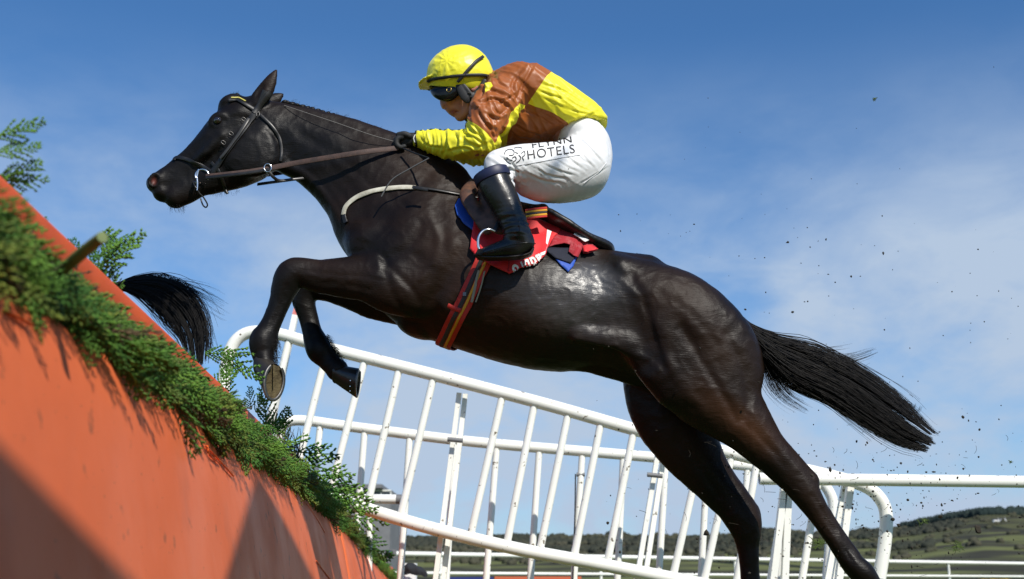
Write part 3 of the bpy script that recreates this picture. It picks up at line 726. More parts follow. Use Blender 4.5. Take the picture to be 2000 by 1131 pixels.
for i in range(160):      # woody stems among the leaves
    y = 1.2+13*gs.random()**1.7; X, H = path(y); a = np.array([X+.07, y, H-.16-.10*gs.random()]); d = np.array([gs.uniform(.05, .35), gs.uniform(.4, 1.2), gs.uniform(-.6, .1)]); d *= .16/np.linalg.norm(d)
    v, f = tube(np.array([a, a+d*.5+[.01, 0, .004], a+d]), [.003, .0024, .0012], 5); g.add(v, f)
g.build('woody_stems', m_twig, fn_, kind='stuff')
# sprigs standing up over the top rail, each its own piece
def sprig_at(px, py, Y, dpx, L, i, back=.06, m=None):
    """base picture position, depth, direction in the picture"""
    A = P(px, py, Y); d = np.array([dpx[0], dpx[2] if len(dpx) > 2 else .2, -dpx[1]], float)
    sv, sf = SPR2[i]; d /= np.linalg.norm(d); s = np.cross(d, [0.1, 1, .05]); s /= np.linalg.norm(s); u = np.cross(d, s); sc = L/.24
    return mk('cypress_sprig', A+(sv[:, :1]*d+sv[:, 1:2]*s+sv[:, 2:]*u)*sc, sf, m or m_green, fn_, smooth=False)
for args in ((-6, 268, 2.15, (1, -.45), .10, 0), (-10, 300, 2.15, (1, -.25), .09, 5), (-8, 350, 2.2, (1, -.35), .10, 1), (0, 352, 2.2, (.9, .05), .095, 4), (2, 362, 2.2, (.5, -1), .06, 3),
             (84, 445, 2.45, (.1, -1), .03, 5), (165, 520, 2.75, (-.8, -.9), .10, 2), (180, 520, 2.75, (.25, -1), .12, 6), (196, 520, 2.8, (.9, -.85), .14, 0), (215, 560, 2.85, (-.5, -1), .12, 3), (205, 545, 2.85, (.05, -1), .14, 1), (222, 580, 2.9, (.0, -1), .09, 4),
             (190, 468, 2.85, (1, -.2), .11, 2), (196, 468, 2.85, (.7, .4), .09, 5),
             (440, 770, 4.6, (0, -1), .16, 1), (425, 760, 4.5, (.4, -1), .15, 2), (432, 690, 4.35, (1, .35), .20, 6), (400, 690, 4.3, (1, -.02), .14, 0), (450, 740, 4.6, (-.25, -1), .10, 3),
             (492, 800, 5.1, (-.4, -1), .12, 2), (500, 806, 5.2, (.4, -1), .13, 3), (520, 830, 5.5, (-.1, -1), .20, 4), (545, 850, 5.8, (.25, -1), .16, 5), (515, 838, 5.5, (1, -.35), .13, 0), (505, 845, 5.4, (1, -.75), .18, 0), (560, 870, 6.2, (-.3, -1), .16, 1),
             (585, 905, 6.8, (1, .1), .34, 2), (600, 925, 7.2, (1, .45), .36, 6), (620, 945, 7.6, (1, .3), .36, 3), (640, 965, 8.2, (1, .25), .38, 0), (660, 1000, 8.8, (1, .35), .40, 4), (690, 1040, 9.8, (1, .7), .40, 5), (560, 880, 6.5, (1, .12), .30, 3)):
    sprig_at(*args)
# dead twigs behind the rail
g = Geo(); gt = np.random.default_rng(3)
for i in range(34):
    px = gt.uniform(528, 590); py = 830+(px-528)*1.1+gt.uniform(0, 14); a_ = gt.uniform(-.7, .3); L = gt.uniform(25, 70)
    pts = [P(px+L*t*math.sin(a_)+5*math.sin(4*t+i), py-L*t*math.cos(a_), 6.4) for t in np.linspace(0, 1, 5)]; v, f = tube(pts, np.linspace(.004, .0012, 5), 5, caps=False); g.add(v, f)
g.build('dead_twigs', m_twig, fn_, kind='stuff')
# cut branch stub poking out towards the camera
v, f = tube(catmull([P(96, 552, 1.86), P(150, 503, 1.78), P(200, 463, 1.70)], 4), [.0095, .0095, .010, .010, .0105, .010, .010, .0095, .009], 12); mk('cut_branch', v, f, mat('green_bark', (.16, .21, .07), rough=.6, col2=(.11, .15, .05), nscale=40), fn_)
# fluorescent strands hanging out of the dressing over the padding
for pts, Y, r_ in (([(402, 872), (418, 888), (440, 912), (456, 930)], 4.0, .006), ([(404, 870), (410, 890), (430, 905)], 4.0, .006), ([(10, 606), (40, 622), (62, 634)], 2.0, .008), ([(600, 985), (618, 1012), (634, 1040)], 6.6, .004), ([(618, 1095), (632, 1115), (648, 1135)], 6.0, .006), ([(700, 1066), (725, 1085), (742, 1118)], 11.0, .008)):
    q = []
    for a, b in pts:
        # lay it on the padding face
        best = None
        for y in np.arange(1.0, 15, .02):
            X, H = path(y); p = P(a, b, y)
            if p[2] < H-.3 and p[0] <= X+bul(y, H, 1-p[2]/(H-.285))[0]+.004: best = P(a, b, y-.02); break
        if best is not None: q.append(best)
    if len(q) > 1:
        v, f = tube(catmull(q, 4), r_*.6, 6, flat=(1, .4)); mk('orange_strand', v, f, m_flu, fn_)
_ph()
ca = thing('camera', P(763, 1083, Yp-.35), 'black camera held by the crouched photographer beyond the fence', 'camera')
v, f = box(P(763, 1081, Yp-.32), (.15, .08, .11)); mk('camera_body', v, f, m_grey, ca, smooth=False)
v, f = tube(np.array([P(762, 1081, Yp-.36), P(757, 1084, Yp-.62)]), .045, 14); mk('lens', v, f, mat('black_lens', (.01, .01, .01), rough=.3), ca)
# bag on a white box by the rails
bx = thing('box', P(806, 1142, 12), 'white box beside the far rails with a dark bag against it', 'box')
v, f = box(P(800, 1112, 12)-np.array([0, 0, .12]), (.14, .2, .36)); mk('box_side', v, f, m_wh, bx, smooth=False)
v, f = box(P(815, 1133, 11.8)-np.array([0, 0, .22]), (.34, .3, .44)); mk('box_base', v, f, m_wh, bx, smooth=False)
def _bag():
    f_ = F2(780, 1085, 850, 1145, 11.75, .3, .010)
    f_.chain([(792, 1112, 9, 1.2, 0), (806, 1112, 10, 1.3, 0), (820, 1116, 8, 1.2, 0), (832, 1121, 5, 1, 0)], .03); f_.ell(797, 1106, 0, 6, 5, .05, 20, .03)
    v, f = f_.mesh(); f = outward(v, f); n_ = vnormals(v, f); v = v+n_*(noisev(v, (18, 18, 18), 3)*.02)[:, None]
    mk('bag', v, f, mat('dark_cloth', (.015, .017, .022), rough=.9), None, label='crumpled dark bag lying on the white box by the rails', cat='bag')
old = HY; HY = 11.75; _bag(); HY = old
for (a, b, c, nm, col, lb) in ((870, 964, 1127, 'advertising_board', (.02, .03, .16), 'low dark blue board at the bottom edge behind the rails'), (966, 1135, 1126, 'advertising_board', (.55, .12, .05), 'low orange board at the bottom edge behind the rails')):
    Yq = 21; A, B = P(a, c, Yq), P(b, c, Yq); v, f = box(((A[0]+B[0])/2, Yq, A[2]/2), (B[0]-A[0], .08, A[2])); mk(nm, v, f, mat(nm, col, rough=.5), None, smooth=False, label=lb, cat='board')

# ================================================================== HORSE AHEAD (only its tail and quarters clear the fence), FLYING TURF

# unseen sheet added behind the camera, shaped to throw a slanting shadow on the padding
sv_ = np.array(sdir)
def to_sun(p, Yt): s_ = (p[1]-Yt)/-sv_[1]; return np.array(p)+sv_*s_
def on_face(px, py):
    for y in np.arange(.6, 15, .01):
        X, H = path(y); p = P(px, py, y)
        if 0 < p[2] < H-.3 and p[0] <= X+bul(y, H, 1-p[2]/(H-.285))[0]: return p
YB = -.9
e1, e2 = to_sun(on_face(-60, 822), YB), to_sun(on_face(245, 1128), YB)
dr = (e2-e1)/np.linalg.norm(e2-e1); top = e2+dr*.9; low = e1-dr*1.2
fl = thing('shadow_caster', (float(top[0])+.6, YB, 0), 'tall orange sheet on a pole added unseen behind the camera to cast a shadow', 'shadow caster')
xr = top[0]+.45
v = [low, e1, e2, top, np.array([xr, YB, top[2]-.1]), np.array([xr, YB, 1.0]), np.array([low[0], YB, 1.0])]
v = [np.array(q) for q in v]; v2 = [q+[0, .012, 0] for q in v]; n_ = len(v)
mk('caster_sheet', v+v2, [tuple(range(n_)), tuple(range(n_, 2*n_))[::-1]]+[(i, i+n_, (i+1) % n_+n_, (i+1) % n_) for i in range(n_)], m_or2, fl, smooth=False)
v, f = tube(np.array([[xr+.02, YB, 0], [xr+.02, YB, top[2]+.05]]), .02, 10); mk('caster_pole', v, f, m_grey, fl)

# second unseen sheet, a triangle added to cast the shadow band further along
YC = 1.0
tri = [to_sun(on_face(*q_), YC) for q_ in ((500, 926), (440, 1131), (612, 1131))]
a_, b_, c_ = tri; b2 = a_+(b_-a_)*1.9; c2 = a_+(c_-a_)*1.9
f2 = thing('shadow_caster', (float((b2[0]+c2[0])/2), YC, 0), 'pointed orange sheet on a pole added out of view to cast a shadow band', 'shadow caster')
v = [a_, b2, c2]; v = [np.array(q) for q in v]; vb = [q+[0, .012, 0] for q in v]
mk('caster_sheet', v+vb, [(0, 1, 2), (5, 4, 3), (0, 3, 4, 1), (1, 4, 5, 2), (2, 5, 3, 0)], m_or2, f2, smooth=False)
bm_ = (b2+c2)/2; v, f = tube(np.array([[bm_[0], YC+.03, 0], [bm_[0], YC+.03, bm_[2]+.3]]), .02, 10); mk('caster_pole', v, f, m_grey, f2)
# ================================================================== THE HORSE
m_coat = mat('black_coat', (.0058, .0038, .0029), rough=.38, rough2=.56, spec=.19, col2=(.021, .0098, .0048), nscale=2.6, nlo=.38, nhi=.68, bump=0, sheen=0)
t = m_coat.node_tree; b = t.nodes['Principled BSDF']     # short hair lying along the body, with coarser cowlicks
g = N(t, 'ShaderNodeTexCoord'); mp = N(t, 'ShaderNodeMapping'); mp.inputs['Rotation'].default_value = (0, R(-28), 0); mp.inputs['Scale'].default_value = (26, 150, 190); t.links.new(g.outputs['Object'], mp.inputs[0])
nz = N(t, 'ShaderNodeTexNoise'); nz.inputs['Scale'].default_value = 1; nz.inputs['Detail'].default_value = 5; nz.inputs['Distortion'].default_value = .6; t.links.new(mp.outputs[0], nz.inputs[0])
bp = N(t, 'ShaderNodeBump'); bp.inputs['Strength'].default_value = .55; bp.inputs['Distance'].default_value = .0022; t.links.new(nz.outputs[0], bp.inputs['Height'])
n2 = N(t, 'ShaderNodeTexNoise'); n2.inputs['Scale'].default_value = 34; n2.inputs['Detail'].default_value = 5; t.links.new(g.outputs['Object'], n2.inputs[0])
b2 = N(t, 'ShaderNodeBump'); b2.inputs['Strength'].default_value = .30; b2.inputs['Distance'].default_value = .006; t.links.new(n2.outputs[0], b2.inputs['Height']); t.links.new(bp.outputs[0], b2.inputs['Normal']); t.links.new(b2.outputs[0], b.inputs['Normal'])
attr_mix(m_coat, 'leg', (.006, .005, .0048))
attr_mix(m_coat, 'tan', (.075, .030, .012))
attr_mix(m_coat, 'pink', (.35, .10, .08))
attr_mix(m_coat, 'sweat', (.13, .13, .135), 0, 2.2)
attr_mix(m_coat, 'sweat', .33, 0, 1, 'Roughness')
attr_mix(m_coat, 'sweat', .50, 0, 1, 'Specular IOR Level')
m_hoof = mat('hoof_horn', (.012, .011, .010), rough=.28, col2=(.03, .026, .022), nscale=14, bump=.3, bscale=90, stretch=(1, 1, .3))
m_sole = mat('muddy_sole', (.05, .034, .012), rough=.8, col2=(.10, .075, .03), nscale=40, bump=.8, bscale=90, bdist=.006)
m_steel = mat('bright_steel', (.75, .75, .76), rough=.22, metal=1)
m_iron = mat('worn_iron', (.20, .19, .18), rough=.5, metal=1, bump=.4, bscale=80)
m_hair = mat('black_hair', (.0075, .0065, .006), rough=.5, spec=.22)
m_eye = mat('dark_eye', (.012, .006, .004), rough=.03, spec=.8, coat=1)

base = thing('horse', (float(P(950, 600)[0]), HY, 0), 'black horse stretched out in mid leap with a jockey on its back', 'horse')
lo = np.minimum.reduce([P(280, 120), P(280, 1300), P(1760, 1300)])-np.array([.02, 0, .02]); hi = np.maximum.reduce([P(280, 120), P(1760, 120)])
fh = Field((lo[0], HY-.38, lo[2]), (hi[0]+.02, HY+.38, hi[2]+.02), .0078)
# trunk: shoulder to rump along the silhouette
fh.chain([(735, 432, 82, .66), (782, 458, 108, .66), (858, 508, 148, .68), (925, 549, 136, .84), (1003, 580, 130, .95), (1078, 602, 124, .99), (1158, 612, 110, .98), (1235, 622, 115, 1.0), (1312, 648, 118, 1.02), (1382, 694, 98, 1.05), (1430, 722, 62, 1.0)], .02, n=5)
fh.chain([(905, 380, 26, .9), (960, 425, 36, 1.2), (1060, 470, 34, 1.6), (1160, 515, 30, 1.8), (1260, 530, 28, 1.9)], .06)            # back muscles
# neck
fh.chain([(520, 258, 62, .52), (560, 270, 62, .46), (604, 283, 66, .44), (650, 304, 76, .44), (700, 334, 88, .46), (752, 368, 104, .50), (820, 410, 118, .55)], .05, n=5)
fh.chain([(548, 214, 12, 1), (600, 224, 12, 1), (660, 241, 14, 1), (720, 262, 18, 1), (800, 300, 26, 1), (880, 352, 30, 1)], .04)      # crest
fh.chain([(560, 326, 14, 1.3), (590, 341, 14, 1.4), (630, 372, 18, 1.5), (668, 420, 22, 1.7), (700, 470, 26, 2.0)], .05)             # windpipe and jugular ridge
# head
fh.chain([(500, 215, 30, .95), (470, 236, 40, .95), (438, 266, 42, .92), (404, 300, 38, .72), (372, 326, 34, .62), (345, 345, 31, .62), (318, 356, 24, .85), (305, 359, 18, 1.2)], .03, n=5)
fh.chain([(512, 286, 54, .52), (484, 300, 60, .62), (452, 322, 50, .62), (420, 342, 37, .62), (392, 356, 29, .66), (366, 372, 26, .75), (343, 385, 22, .95)], .028, n=5)
fh.ell(345, 392, 0, 15, 14, .038, -15, .012)                       # chin
fh.ell(318, 378, 0, 20, 17, .046, 25, .012)                        # upper lip
fh.ell(452, 205, 0, 26, 16, .075, -30, .03)                        # forehead
fh.ell(425, 233, -.075, 19, 13, .022, -35, .02); fh.ell(425, 233, .075, 19, 13, .022, -35, .02)
fh.chain([(432, 268, 8, 1, -.078), (405, 295, 8, 1, -.070), (385, 312, 6, 1, -.055)], .03)   # facial crest
for s in (-1, 1):
    fh.ell(494, 300, s*.066, 52, 46, .034, 20, .05)               # cheek muscle
    fh.ell(424, 234, s*.104, 9, 7.5, .016, -35, .010, 'sub')       # eye socket
    fh.ell(301, 352, s*.045, 11, 16, .020, 20, .010)
    fh.ell(300, 351, s*.062, 8, 12.5, .026, 18, .008, 'sub')       # nostril
    fh.chain([(462, 258, 9, 1, s*.118), (440, 278, 8, 1, s*.11), (418, 296, 5, 1, s*.10)], .03, 'sub')
    fh.chain([(322, 392, 1.6, 1, s*.055), (345, 376, 1.8, 1, s*.062), (372, 362, 1.8, 1, s*.058), (388, 350, 1.4, 1, s*.058)], .010, 'sub')  # mouth line
    fh.chain([(545, 262, 8, 1, s*.095), (548, 305, 9, 1, s*.10), (532, 345, 8, 1, s*.08)], .03, 'sub')   # behind the jaw
# ears
fh.chain([(502, 200, 17, .6, -.055), (514, 183, 18, .55, -.06), (526, 162, 14, .5, -.062), (536, 143, 6, .5, -.062), (540, 136, 1.5, .5, -.062)], .012)
fh.chain([(520, 205, 16, .6, .055), (532, 197, 15, .55, .06), (544, 190, 9, .5, .062), (553, 183, 2, .5, .062)], .012)
fh.ell(506, 176, -.082, 5, 17, .014, 32, .008, 'sub')
# shoulder and chest muscles
for s in (-1, 1):
    fh.chain([(872, 380, 34, .5, s*.09), (835, 430, 44, .5, s*.13), (795, 480, 48, .5, s*.165), (752, 522, 40, .6, s*.165)], .05)      # shoulder blade
    fh.chain([(880, 440, 40, .45, s*.15), (862, 490, 52, .5, s*.17), (822, 540, 50, .5, s*.175), (790, 566, 38, .55, s*.17)], .035)   # triceps
    fh.ell(725, 478, s*.10, 46, 50, .09, 20, .05)                  # breast
    fh.chain([(905, 600, 30, .4, s*.205), (885, 560, 36, .4, s*.215), (912, 500, 36, .4, s*.225)], .05)
    fh.chain([(940, 440, 10, 1, s*.29), (905, 500, 10, 1, s*.285), (872, 560, 9, 1, s*.275), (835, 610, 9, 1, s*.24)], .06, 'sub')    # behind the elbow
    fh.chain([(812, 500, 6, 1, s*.262), (790, 540, 6, 1, s*.262), (800, 585, 5, 1, s*.25)], .045, 'sub')
    # haunch
    fh.chain([(1210, 545, 42, .6, s*.14), (1250, 570, 58, .6, s*.155), (1325, 612, 76, .6, s*.165), (1400, 672, 72, .62, s*.16), (1435, 730, 56, .7, s*.15)], .06)
    fh.chain([(1262, 640, 46, .6, s*.17), (1290, 690, 62, .6, s*.185), (1330, 745, 60, .6, s*.18)], .05)
    fh.ell(1218, 522, s*.175, 20, 15, .05, 30, .05)                # point of hip
    fh.chain([(1205, 610, 14, 1, s*.31), (1240, 640, 16, 1, s*.30), (1262, 700, 10, 1, s*.26)], .09, 'sub')    # flank hollow
    fh.chain([(1262, 585, 7, 1, s*.315), (1330, 640, 8, 1, s*.318), (1390, 712, 8, 1, s*.31), (1420, 780, 6, 1, s*.27)], .06, 'sub')
    fh.chain([(1130, 655, 12, .5, s*.22), (1200, 665, 16, .5, s*.22), (1262, 690, 18, .4, s*.20), (1292, 722, 10, .5, s*.18)], .04)    # flank fold
fh.ell(808, 640, 0, 26, 14, .08, 22, .05)
fh.chain([(1130, 712, 10, 1.2), (1190, 724, 15, 1.2), (1232, 738, 14, 1.1), (1256, 748, 8, 1)], .02)
# near foreleg, folded
fh.chain([(815, 560, 62, .62, -.15), (770, 556, 58, .72, -.155), (720, 545, 46, .78, -.15), (670, 542, 40, .80, -.145), (625, 540, 33, .85, -.14), (592, 533, 30, .90, -.14), (571, 537, 31, .92, -.14), (558, 558, 27, .92, -.14), (546, 590, 21.5, .85, -.14), (534, 622, 19.5, .85, -.14), (522, 648, 22, .9, -.14), (513, 666, 26, .95, -.14), (512, 688, 22, .9, -.145), (516, 708, 19, .95, -.15), (519, 722, 22, 1.0, -.15)], .028, n=5)
fh.ell(532, 668, -.14, 12, 15, .022, 0, .02)
# far foreleg
fh.chain([(800, 580, 60, .65, .13), (735, 572, 52, .72, .13), (680, 562, 40, .8, .13), (635, 555, 34, .85, .13), (602, 560, 29, .9, .13), (594, 586, 23, .9, .13), (601, 615, 19, .85, .13), (609, 645, 19, .85, .13), (617, 668, 23, .9, .13), (624, 684, 25, .95, .13), (636, 699, 21, .95, .13), (649, 713, 20, .95, .125), (658, 722, 22, 1, .125)], .025, n=5)
# near hind leg
fh.chain([(1345, 690, 84, .55, -.14), (1380, 742, 92, .55, -.15), (1420, 790, 70, .6, -.155), (1458, 832, 53, .68, -.155), (1493, 872, 42, .72, -.15), (1524, 905, 36, .74, -.15), (1550, 932, 33, .76, -.15), (1569, 957, 30, .82, -.15), (1588, 985, 25, .88, -.15), (1608, 1018, 20, .9, -.15), (1628, 1050, 18.5, .9, -.15), (1650, 1082, 19, .9, -.15), (1670, 1106, 23, .95, -.15), (1686, 1122, 24, .95, -.15), (1704, 1142, 19, .95, -.15), (1718, 1160, 21, 1, -.15)], .03, n=5)
fh.ell(1588, 938, -.15, 7, 12, .016, -35, .03); fh.chain([(1520, 868, 8, 1, -.15), (1558, 903, 8, 1, -.15), (1588, 934, 8, 1, -.15)], .03)   # hock point and its tendon
fh.chain([(1616, 1002, 8, 1, -.15), (1640, 1040, 8, 1, -.15), (1668, 1080, 9, 1, -.15)], .02)
# far hind leg
fh.chain([(1300, 700, 80, .6, .14), (1290, 760, 72, .6, .15), (1312, 815, 74, .6, .15), (1342, 868, 62, .66, .15), (1372, 912, 50, .7, .15), (1402, 950, 42, .72, .15), (1430, 982, 38, .76, .15), (1449, 1010, 36, .8, .15), (1457, 1038, 29, .86, .15), (1460, 1066, 22, .9, .15), (1463, 1096, 19, .9, .15), (1466, 1132, 18.5, .9, .15), (1469, 1168, 19, .9, .15), (1472, 1192, 23, .95, .15), (1478, 1214, 20, .95, .15), (1486, 1236, 20, 1, .15)], .03, n=5)
fh.ell(1472, 1000, .15, 10, 14, .018, 0, .02)
fh.chain([(1440, 650, 30, .8), (1468, 664, 20, .9), (1500, 684, 12, .9)], .04)     # dock of the tail
V, F = fh.mesh(); del fh
F = outward(V, F); V = relax(V, F, 2)
n0 = vnormals(V, F)
a = noisev(V, (9, 9, 9), 3); b = noisev(V, (22, 22, 30), 11)
V = V+n0*(a*.0030+b*.0012)[:, None]
Q = proj(V); Qm = proj(np.where((V[:, 1] > HY)[:, None], V*[1, -1, 1]+[0, 2*HY, 0], V))
def pathd(pts):
    c = catmull(pts, 6) if len(pts) > 2 else np.array(pts, float); best = np.full(len(Qm), 1e9)
    for a_, b_ in zip(c[:-1], c[1:]):
        lo_, hi_ = np.minimum(a_, b_)-45, np.maximum(a_, b_)+45; m_ = ((Qm > lo_) & (Qm < hi_)).all(1); w_ = Qm[m_]-a_; e_ = b_-a_
        t_ = np.clip((w_@e_)/(e_@e_), 0, 1); best[m_] = np.minimum(best[m_], np.linalg.norm(w_-t_[:, None]*e_, axis=1))
    return best
def carve(pts, w, d):
    global V
    c = catmull(pts, 6) if len(pts) > 2 else np.array(pts, float)
    L_ = pathd(pts); fade = np.exp(-(L_/w)**2)
    V = V+n0*(fade*-d*.52)[:, None]
nf = abs(n0[:, 1])**.5     # strongest on the flanks, none where the outline turns away
n0 = n0*nf[:, None]
for pts, w, d in (
    ([(1258, 585), (1270, 635), (1286, 690), (1297, 718)], 9, .016), ([(1225, 570), (1240, 620), (1262, 668)], 22, .016),
    ([(1325, 590), (1372, 635), (1402, 672)], 10, .008), ([(1340, 560), (1392, 612), (1425, 650)], 14, .007), ([(1418, 655), (1452, 720), (1462, 775), (1455, 815)], 9, .010),
    ([(1330, 640), (1372, 705), (1412, 770), (1440, 822)], 9, .011), ([(1290, 575), (1330, 622), (1352, 668)], 12, .007), ([(1226, 505), (1238, 545), (1252, 575)], 8, .009),
    ([(1205, 515), (1218, 530), (1232, 526)], 7, -.009), ([(1212, 545), (1240, 572), (1268, 590)], 7, -.007), ([(1298, 700), (1330, 752), (1372, 802)], 11, -.008),
    ([(1288, 722), (1262, 700), (1225, 690), (1180, 690)], 7, -.007), ([(1100, 676), (1150, 678), (1205, 674)], 4, -.004), ([(1095, 702), (1140, 706), (1190, 712), (1230, 735)], 5, -.007),
    ([(900, 640), (950, 668), (1010, 690), (1080, 700)], 4, -.004), ([(960, 640), (1040, 668), (1120, 672)], 10, .006),
    ([(900, 470), (878, 525), (848, 575), (812, 618)], 13, .016), ([(930, 500), (912, 560), (880, 620)], 12, .007),
    ([(745, 500), (772, 530), (806, 566), (818, 590)], 7, .010), ([(752, 505), (757, 545), (775, 590), (802, 612)], 8, .010), ([(838, 425), (856, 465), (845, 515), (822, 545)], 8, -.008),
    ([(822, 440), (800, 480), (770, 500)], 10, .009), ([(865, 450), (872, 500), (852, 545)], 10, .006), ([(700, 470), (735, 492), (760, 505)], 8, .007),
    ([(590, 262), (655, 300), (728, 360), (790, 400)], 10, .007), ([(566, 312), (606, 336), (648, 384), (676, 430)], 7, .009), ([(600, 235), (680, 262), (760, 300), (840, 345)], 10, .006), ([(640, 320), (690, 370), (715, 430)], 10, .006),
    ([(594, 528), (650, 536), (710, 540), (748, 548)], 4, .004), ([(618, 552), (668, 556), (720, 566)], 6, .006), ([(560, 555), (548, 598), (527, 640)], 4, .005), ([(612, 515), (660, 518), (715, 512)], 8, -.004),
    ([(1450, 822), (1492, 862), (1530, 908)], 6, .007), ([(1468, 805), (1512, 862), (1556, 915)], 5, -.004), ([(1588, 968), (1612, 1008), (1642, 1058), (1664, 1096)], 3.5, .006), ([(1330, 850), (1376, 905), (1420, 965)], 8, .008), ([(1452, 1020), (1462, 1060), (1466, 1110)], 3.5, .005),
    ([(394, 305), (420, 288), (450, 272), (470, 262)], 5, -.005), ([(398, 318), (424, 302), (455, 288)], 6, .005), ([(405, 262), (398, 290), (406, 318)], 2.2, -.003), ([(430, 300), (425, 326), (440, 350)], 2.4, -.003),
    ([(524, 250), (546, 280), (544, 315), (524, 342)], 6, .009), ([(330, 344), (352, 326), (382, 300)], 7, .005), ([(408, 240), (418, 224), (434, 222), (444, 232)], 3, -.006), ([(412, 244), (424, 248), (438, 242)], 2.5, -.004),
    ([(452, 330), (490, 340), (515, 325)], 6, -.004), ([(440, 236), (462, 228), (484, 232)], 6, .006), ([(318, 336), (312, 350), (314, 366)], 3.5, -.004)):
    carve(pts, w, d)
for i in range(9): carve([(955+i*24, 520+i*9), (945+i*24, 570+i*9), (948+i*24, 620+i*8)], 6.5, .0016)
V = V+n0*(noisev(V, (15, 15, 15), 23)*.0022+(np.clip(1-abs(noisev(V, (13, 13, 13), 41))*5, 0, 1)**2)*.0018)[:, None]
n0 = vnormals(V, F)
def gau(x, y, sx, sy, rot=0, near=True):
    ca, sa = math.cos(R(rot)), math.sin(R(rot)); dx, dy = Q[:, 0]-x, Q[:, 1]-y
    g = np.exp(-((dx*ca+dy*sa)/sx)**2-((-dx*sa+dy*ca)/sy)**2)
    return g*(V[:, 1] < HY) if near else g
sweat = np.clip(gau(1150, 545, 52, 34, 15)*1.15+gau(1090, 600, 90, 40, 25)*.7+gau(1195, 590, 60, 22, 45)*.3, 0, 1)
wr = 1-abs(noisev(V, (20, 20, 34), 5)); V = V+n0*(sweat*(wr**4)*.0035)[:, None]
leg = np.clip(gau(590, 640, 130, 130, 0, False)*1.3+gau(380, 300, 170, 120, 0, False)*1.2+gau(620, 290, 150, 70, 15, False), 0, 1)
tan = np.clip(gau(1470, 840, 60, 26, 40)*.55+gau(1400, 790, 70, 30, 45)*.25+gau(650, 530, 60, 22)*.10+gau(1000, 620, 130, 40, 15)*.16+gau(905, 590, 40, 60, 25)*.14, 0, 1)
pink = np.exp(-((Q[:, 0]-301)/6.5)**2-((Q[:, 1]-353)/9)**2)*1.1
body = mk('body', V, F, m_coat, base, attrs=dict(leg=leg, tan=tan, pink=np.clip(pink*.55-.15, 0, 1), sweat=sweat))
HB = bvh(V, F)
# eyes
for s in (-1, 1):
    c = P(424, 234, HY+s*.0985)
    bm = bmesh.new(); bmesh.ops.create_uvsphere(bm, u_segments=20, v_segments=12, radius=.0195)
    vs = [np.array(v.co)+c+np.array([0, -s*.012, 0]) for v in bm.verts]; fs = [[v.index for v in f.verts] for f in bm.faces]; bm.free()
    mk('eye', vs, fs, m_eye, base)

def hoof(p_top, p_toe, p_heel, yo, rt, rb, near_sole=None, tilt=0.0):
    """p_top = coronet centre px; p_toe, p_heel = ends of the sole edge px; rt, rb half widths m"""
    A = P(*p_top, HY+yo); T_ = P(*p_toe, HY+yo-tilt); H_ = P(*p_heel, HY+yo-tilt)
    C = (T_+H_)/2; Lx = (T_-H_); ln = np.linalg.norm(Lx)/2; X = Lx/np.linalg.norm(Lx)
    D = C-A; D -= X*(D@X); D /= np.linalg.norm(D); Yv = np.cross(D, X)
    g = Geo(); K = 32; rings = []
    for t, lx, ly in ((0, .60, rt), (.06, .66, rt*1.08), (.12, .64, rt*1.02), (.4, .76, (rt+rb)/2), (.7, .88, rb*.97), (.95, .98, rb), (1, 1.0, rb)):
        c = A+(C-A)*t
        rings.append([c+X*(ln*lx*math.cos(q)*(1 if math.cos(q) > 0 else .82))+Yv*ly*math.sin(q) for q in np.linspace(0, 2*math.pi, K, endpoint=False)])
    V_ = [p for r_ in rings for p in r_]; n_ = len(rings)
    F_ = [(i*K+q, i*K+(q+1) % K, (i+1)*K+(q+1) % K, (i+1)*K+q) for i in range(n_-1) for q in range(K)]+[tuple(range(K))]
    g.add(V_, F_); h = g.build('hoof', m_hoof, base)
    # sole with frog
    s = Geo(); c0 = C-D*.004
    outer = [C-D*.001+(p-C)*.93 for p in rings[-1]]; inn = [c0-D*.004+(p-C)*.55 for p in rings[-1]]; Vs = outer+inn+[c0-D*.002]
    Fs = [(q, (q+1) % K, K+(q+1) % K, K+q) for q in range(K)]+[(K+q, K+(q+1) % K, 2*K) for q in range(K)]; s.add(Vs, Fs)
    fr = [C+X*ln*a_+Yv*rb*b_+D*.004 for a_, b_ in ((.45, 0), (-.2, .18), (-.78, .34), (-.72, 0), (-.78, -.34), (-.2, -.18))]
    s.add(fr+[C+D*.006], [(i, (i+1) % 6, 6) for i in range(6)]); s.build('sole', m_sole, h)
    # shoe: open at the heel
    pts = [C+D*.004+X*(ln*.93*math.cos(q)*(1 if math.cos(q) > 0 else .85))+Yv*rb*.92*math.sin(q) for q in np.linspace(-2.55, 2.55, 30)]
    v, f = tube(pts, 1, up=np.array([D]*30), flat=(.007, .0035), sq=True); mk('horseshoe', v, f, m_iron, h)
    nl = Geo()
    for q in (.55, .95, 1.35, -.55, -.95, -1.35):
        p = A+(C-A)*.80+X*(ln*.93*math.cos(q))+Yv*rb*.985*math.sin(q); v, f = box(p, (.004, .005, .004)); nl.add(v, f)
    nl.build('nail_heads', m_steel, h, smooth=False, kind='stuff')
    return h
hoof((511, 712), (529, 784), (540, 704), -.15, .046, .056, tilt=.055)
hoof((652, 727), (694, 776), (701, 714), .125, .048, .058, tilt=.0)
hoof((1722, 1166), (1752, 1204), (1712, 1212), -.15, .042, .05)
hoof((1489, 1242), (1520, 1282), (1478, 1284), .15, .042, .05)

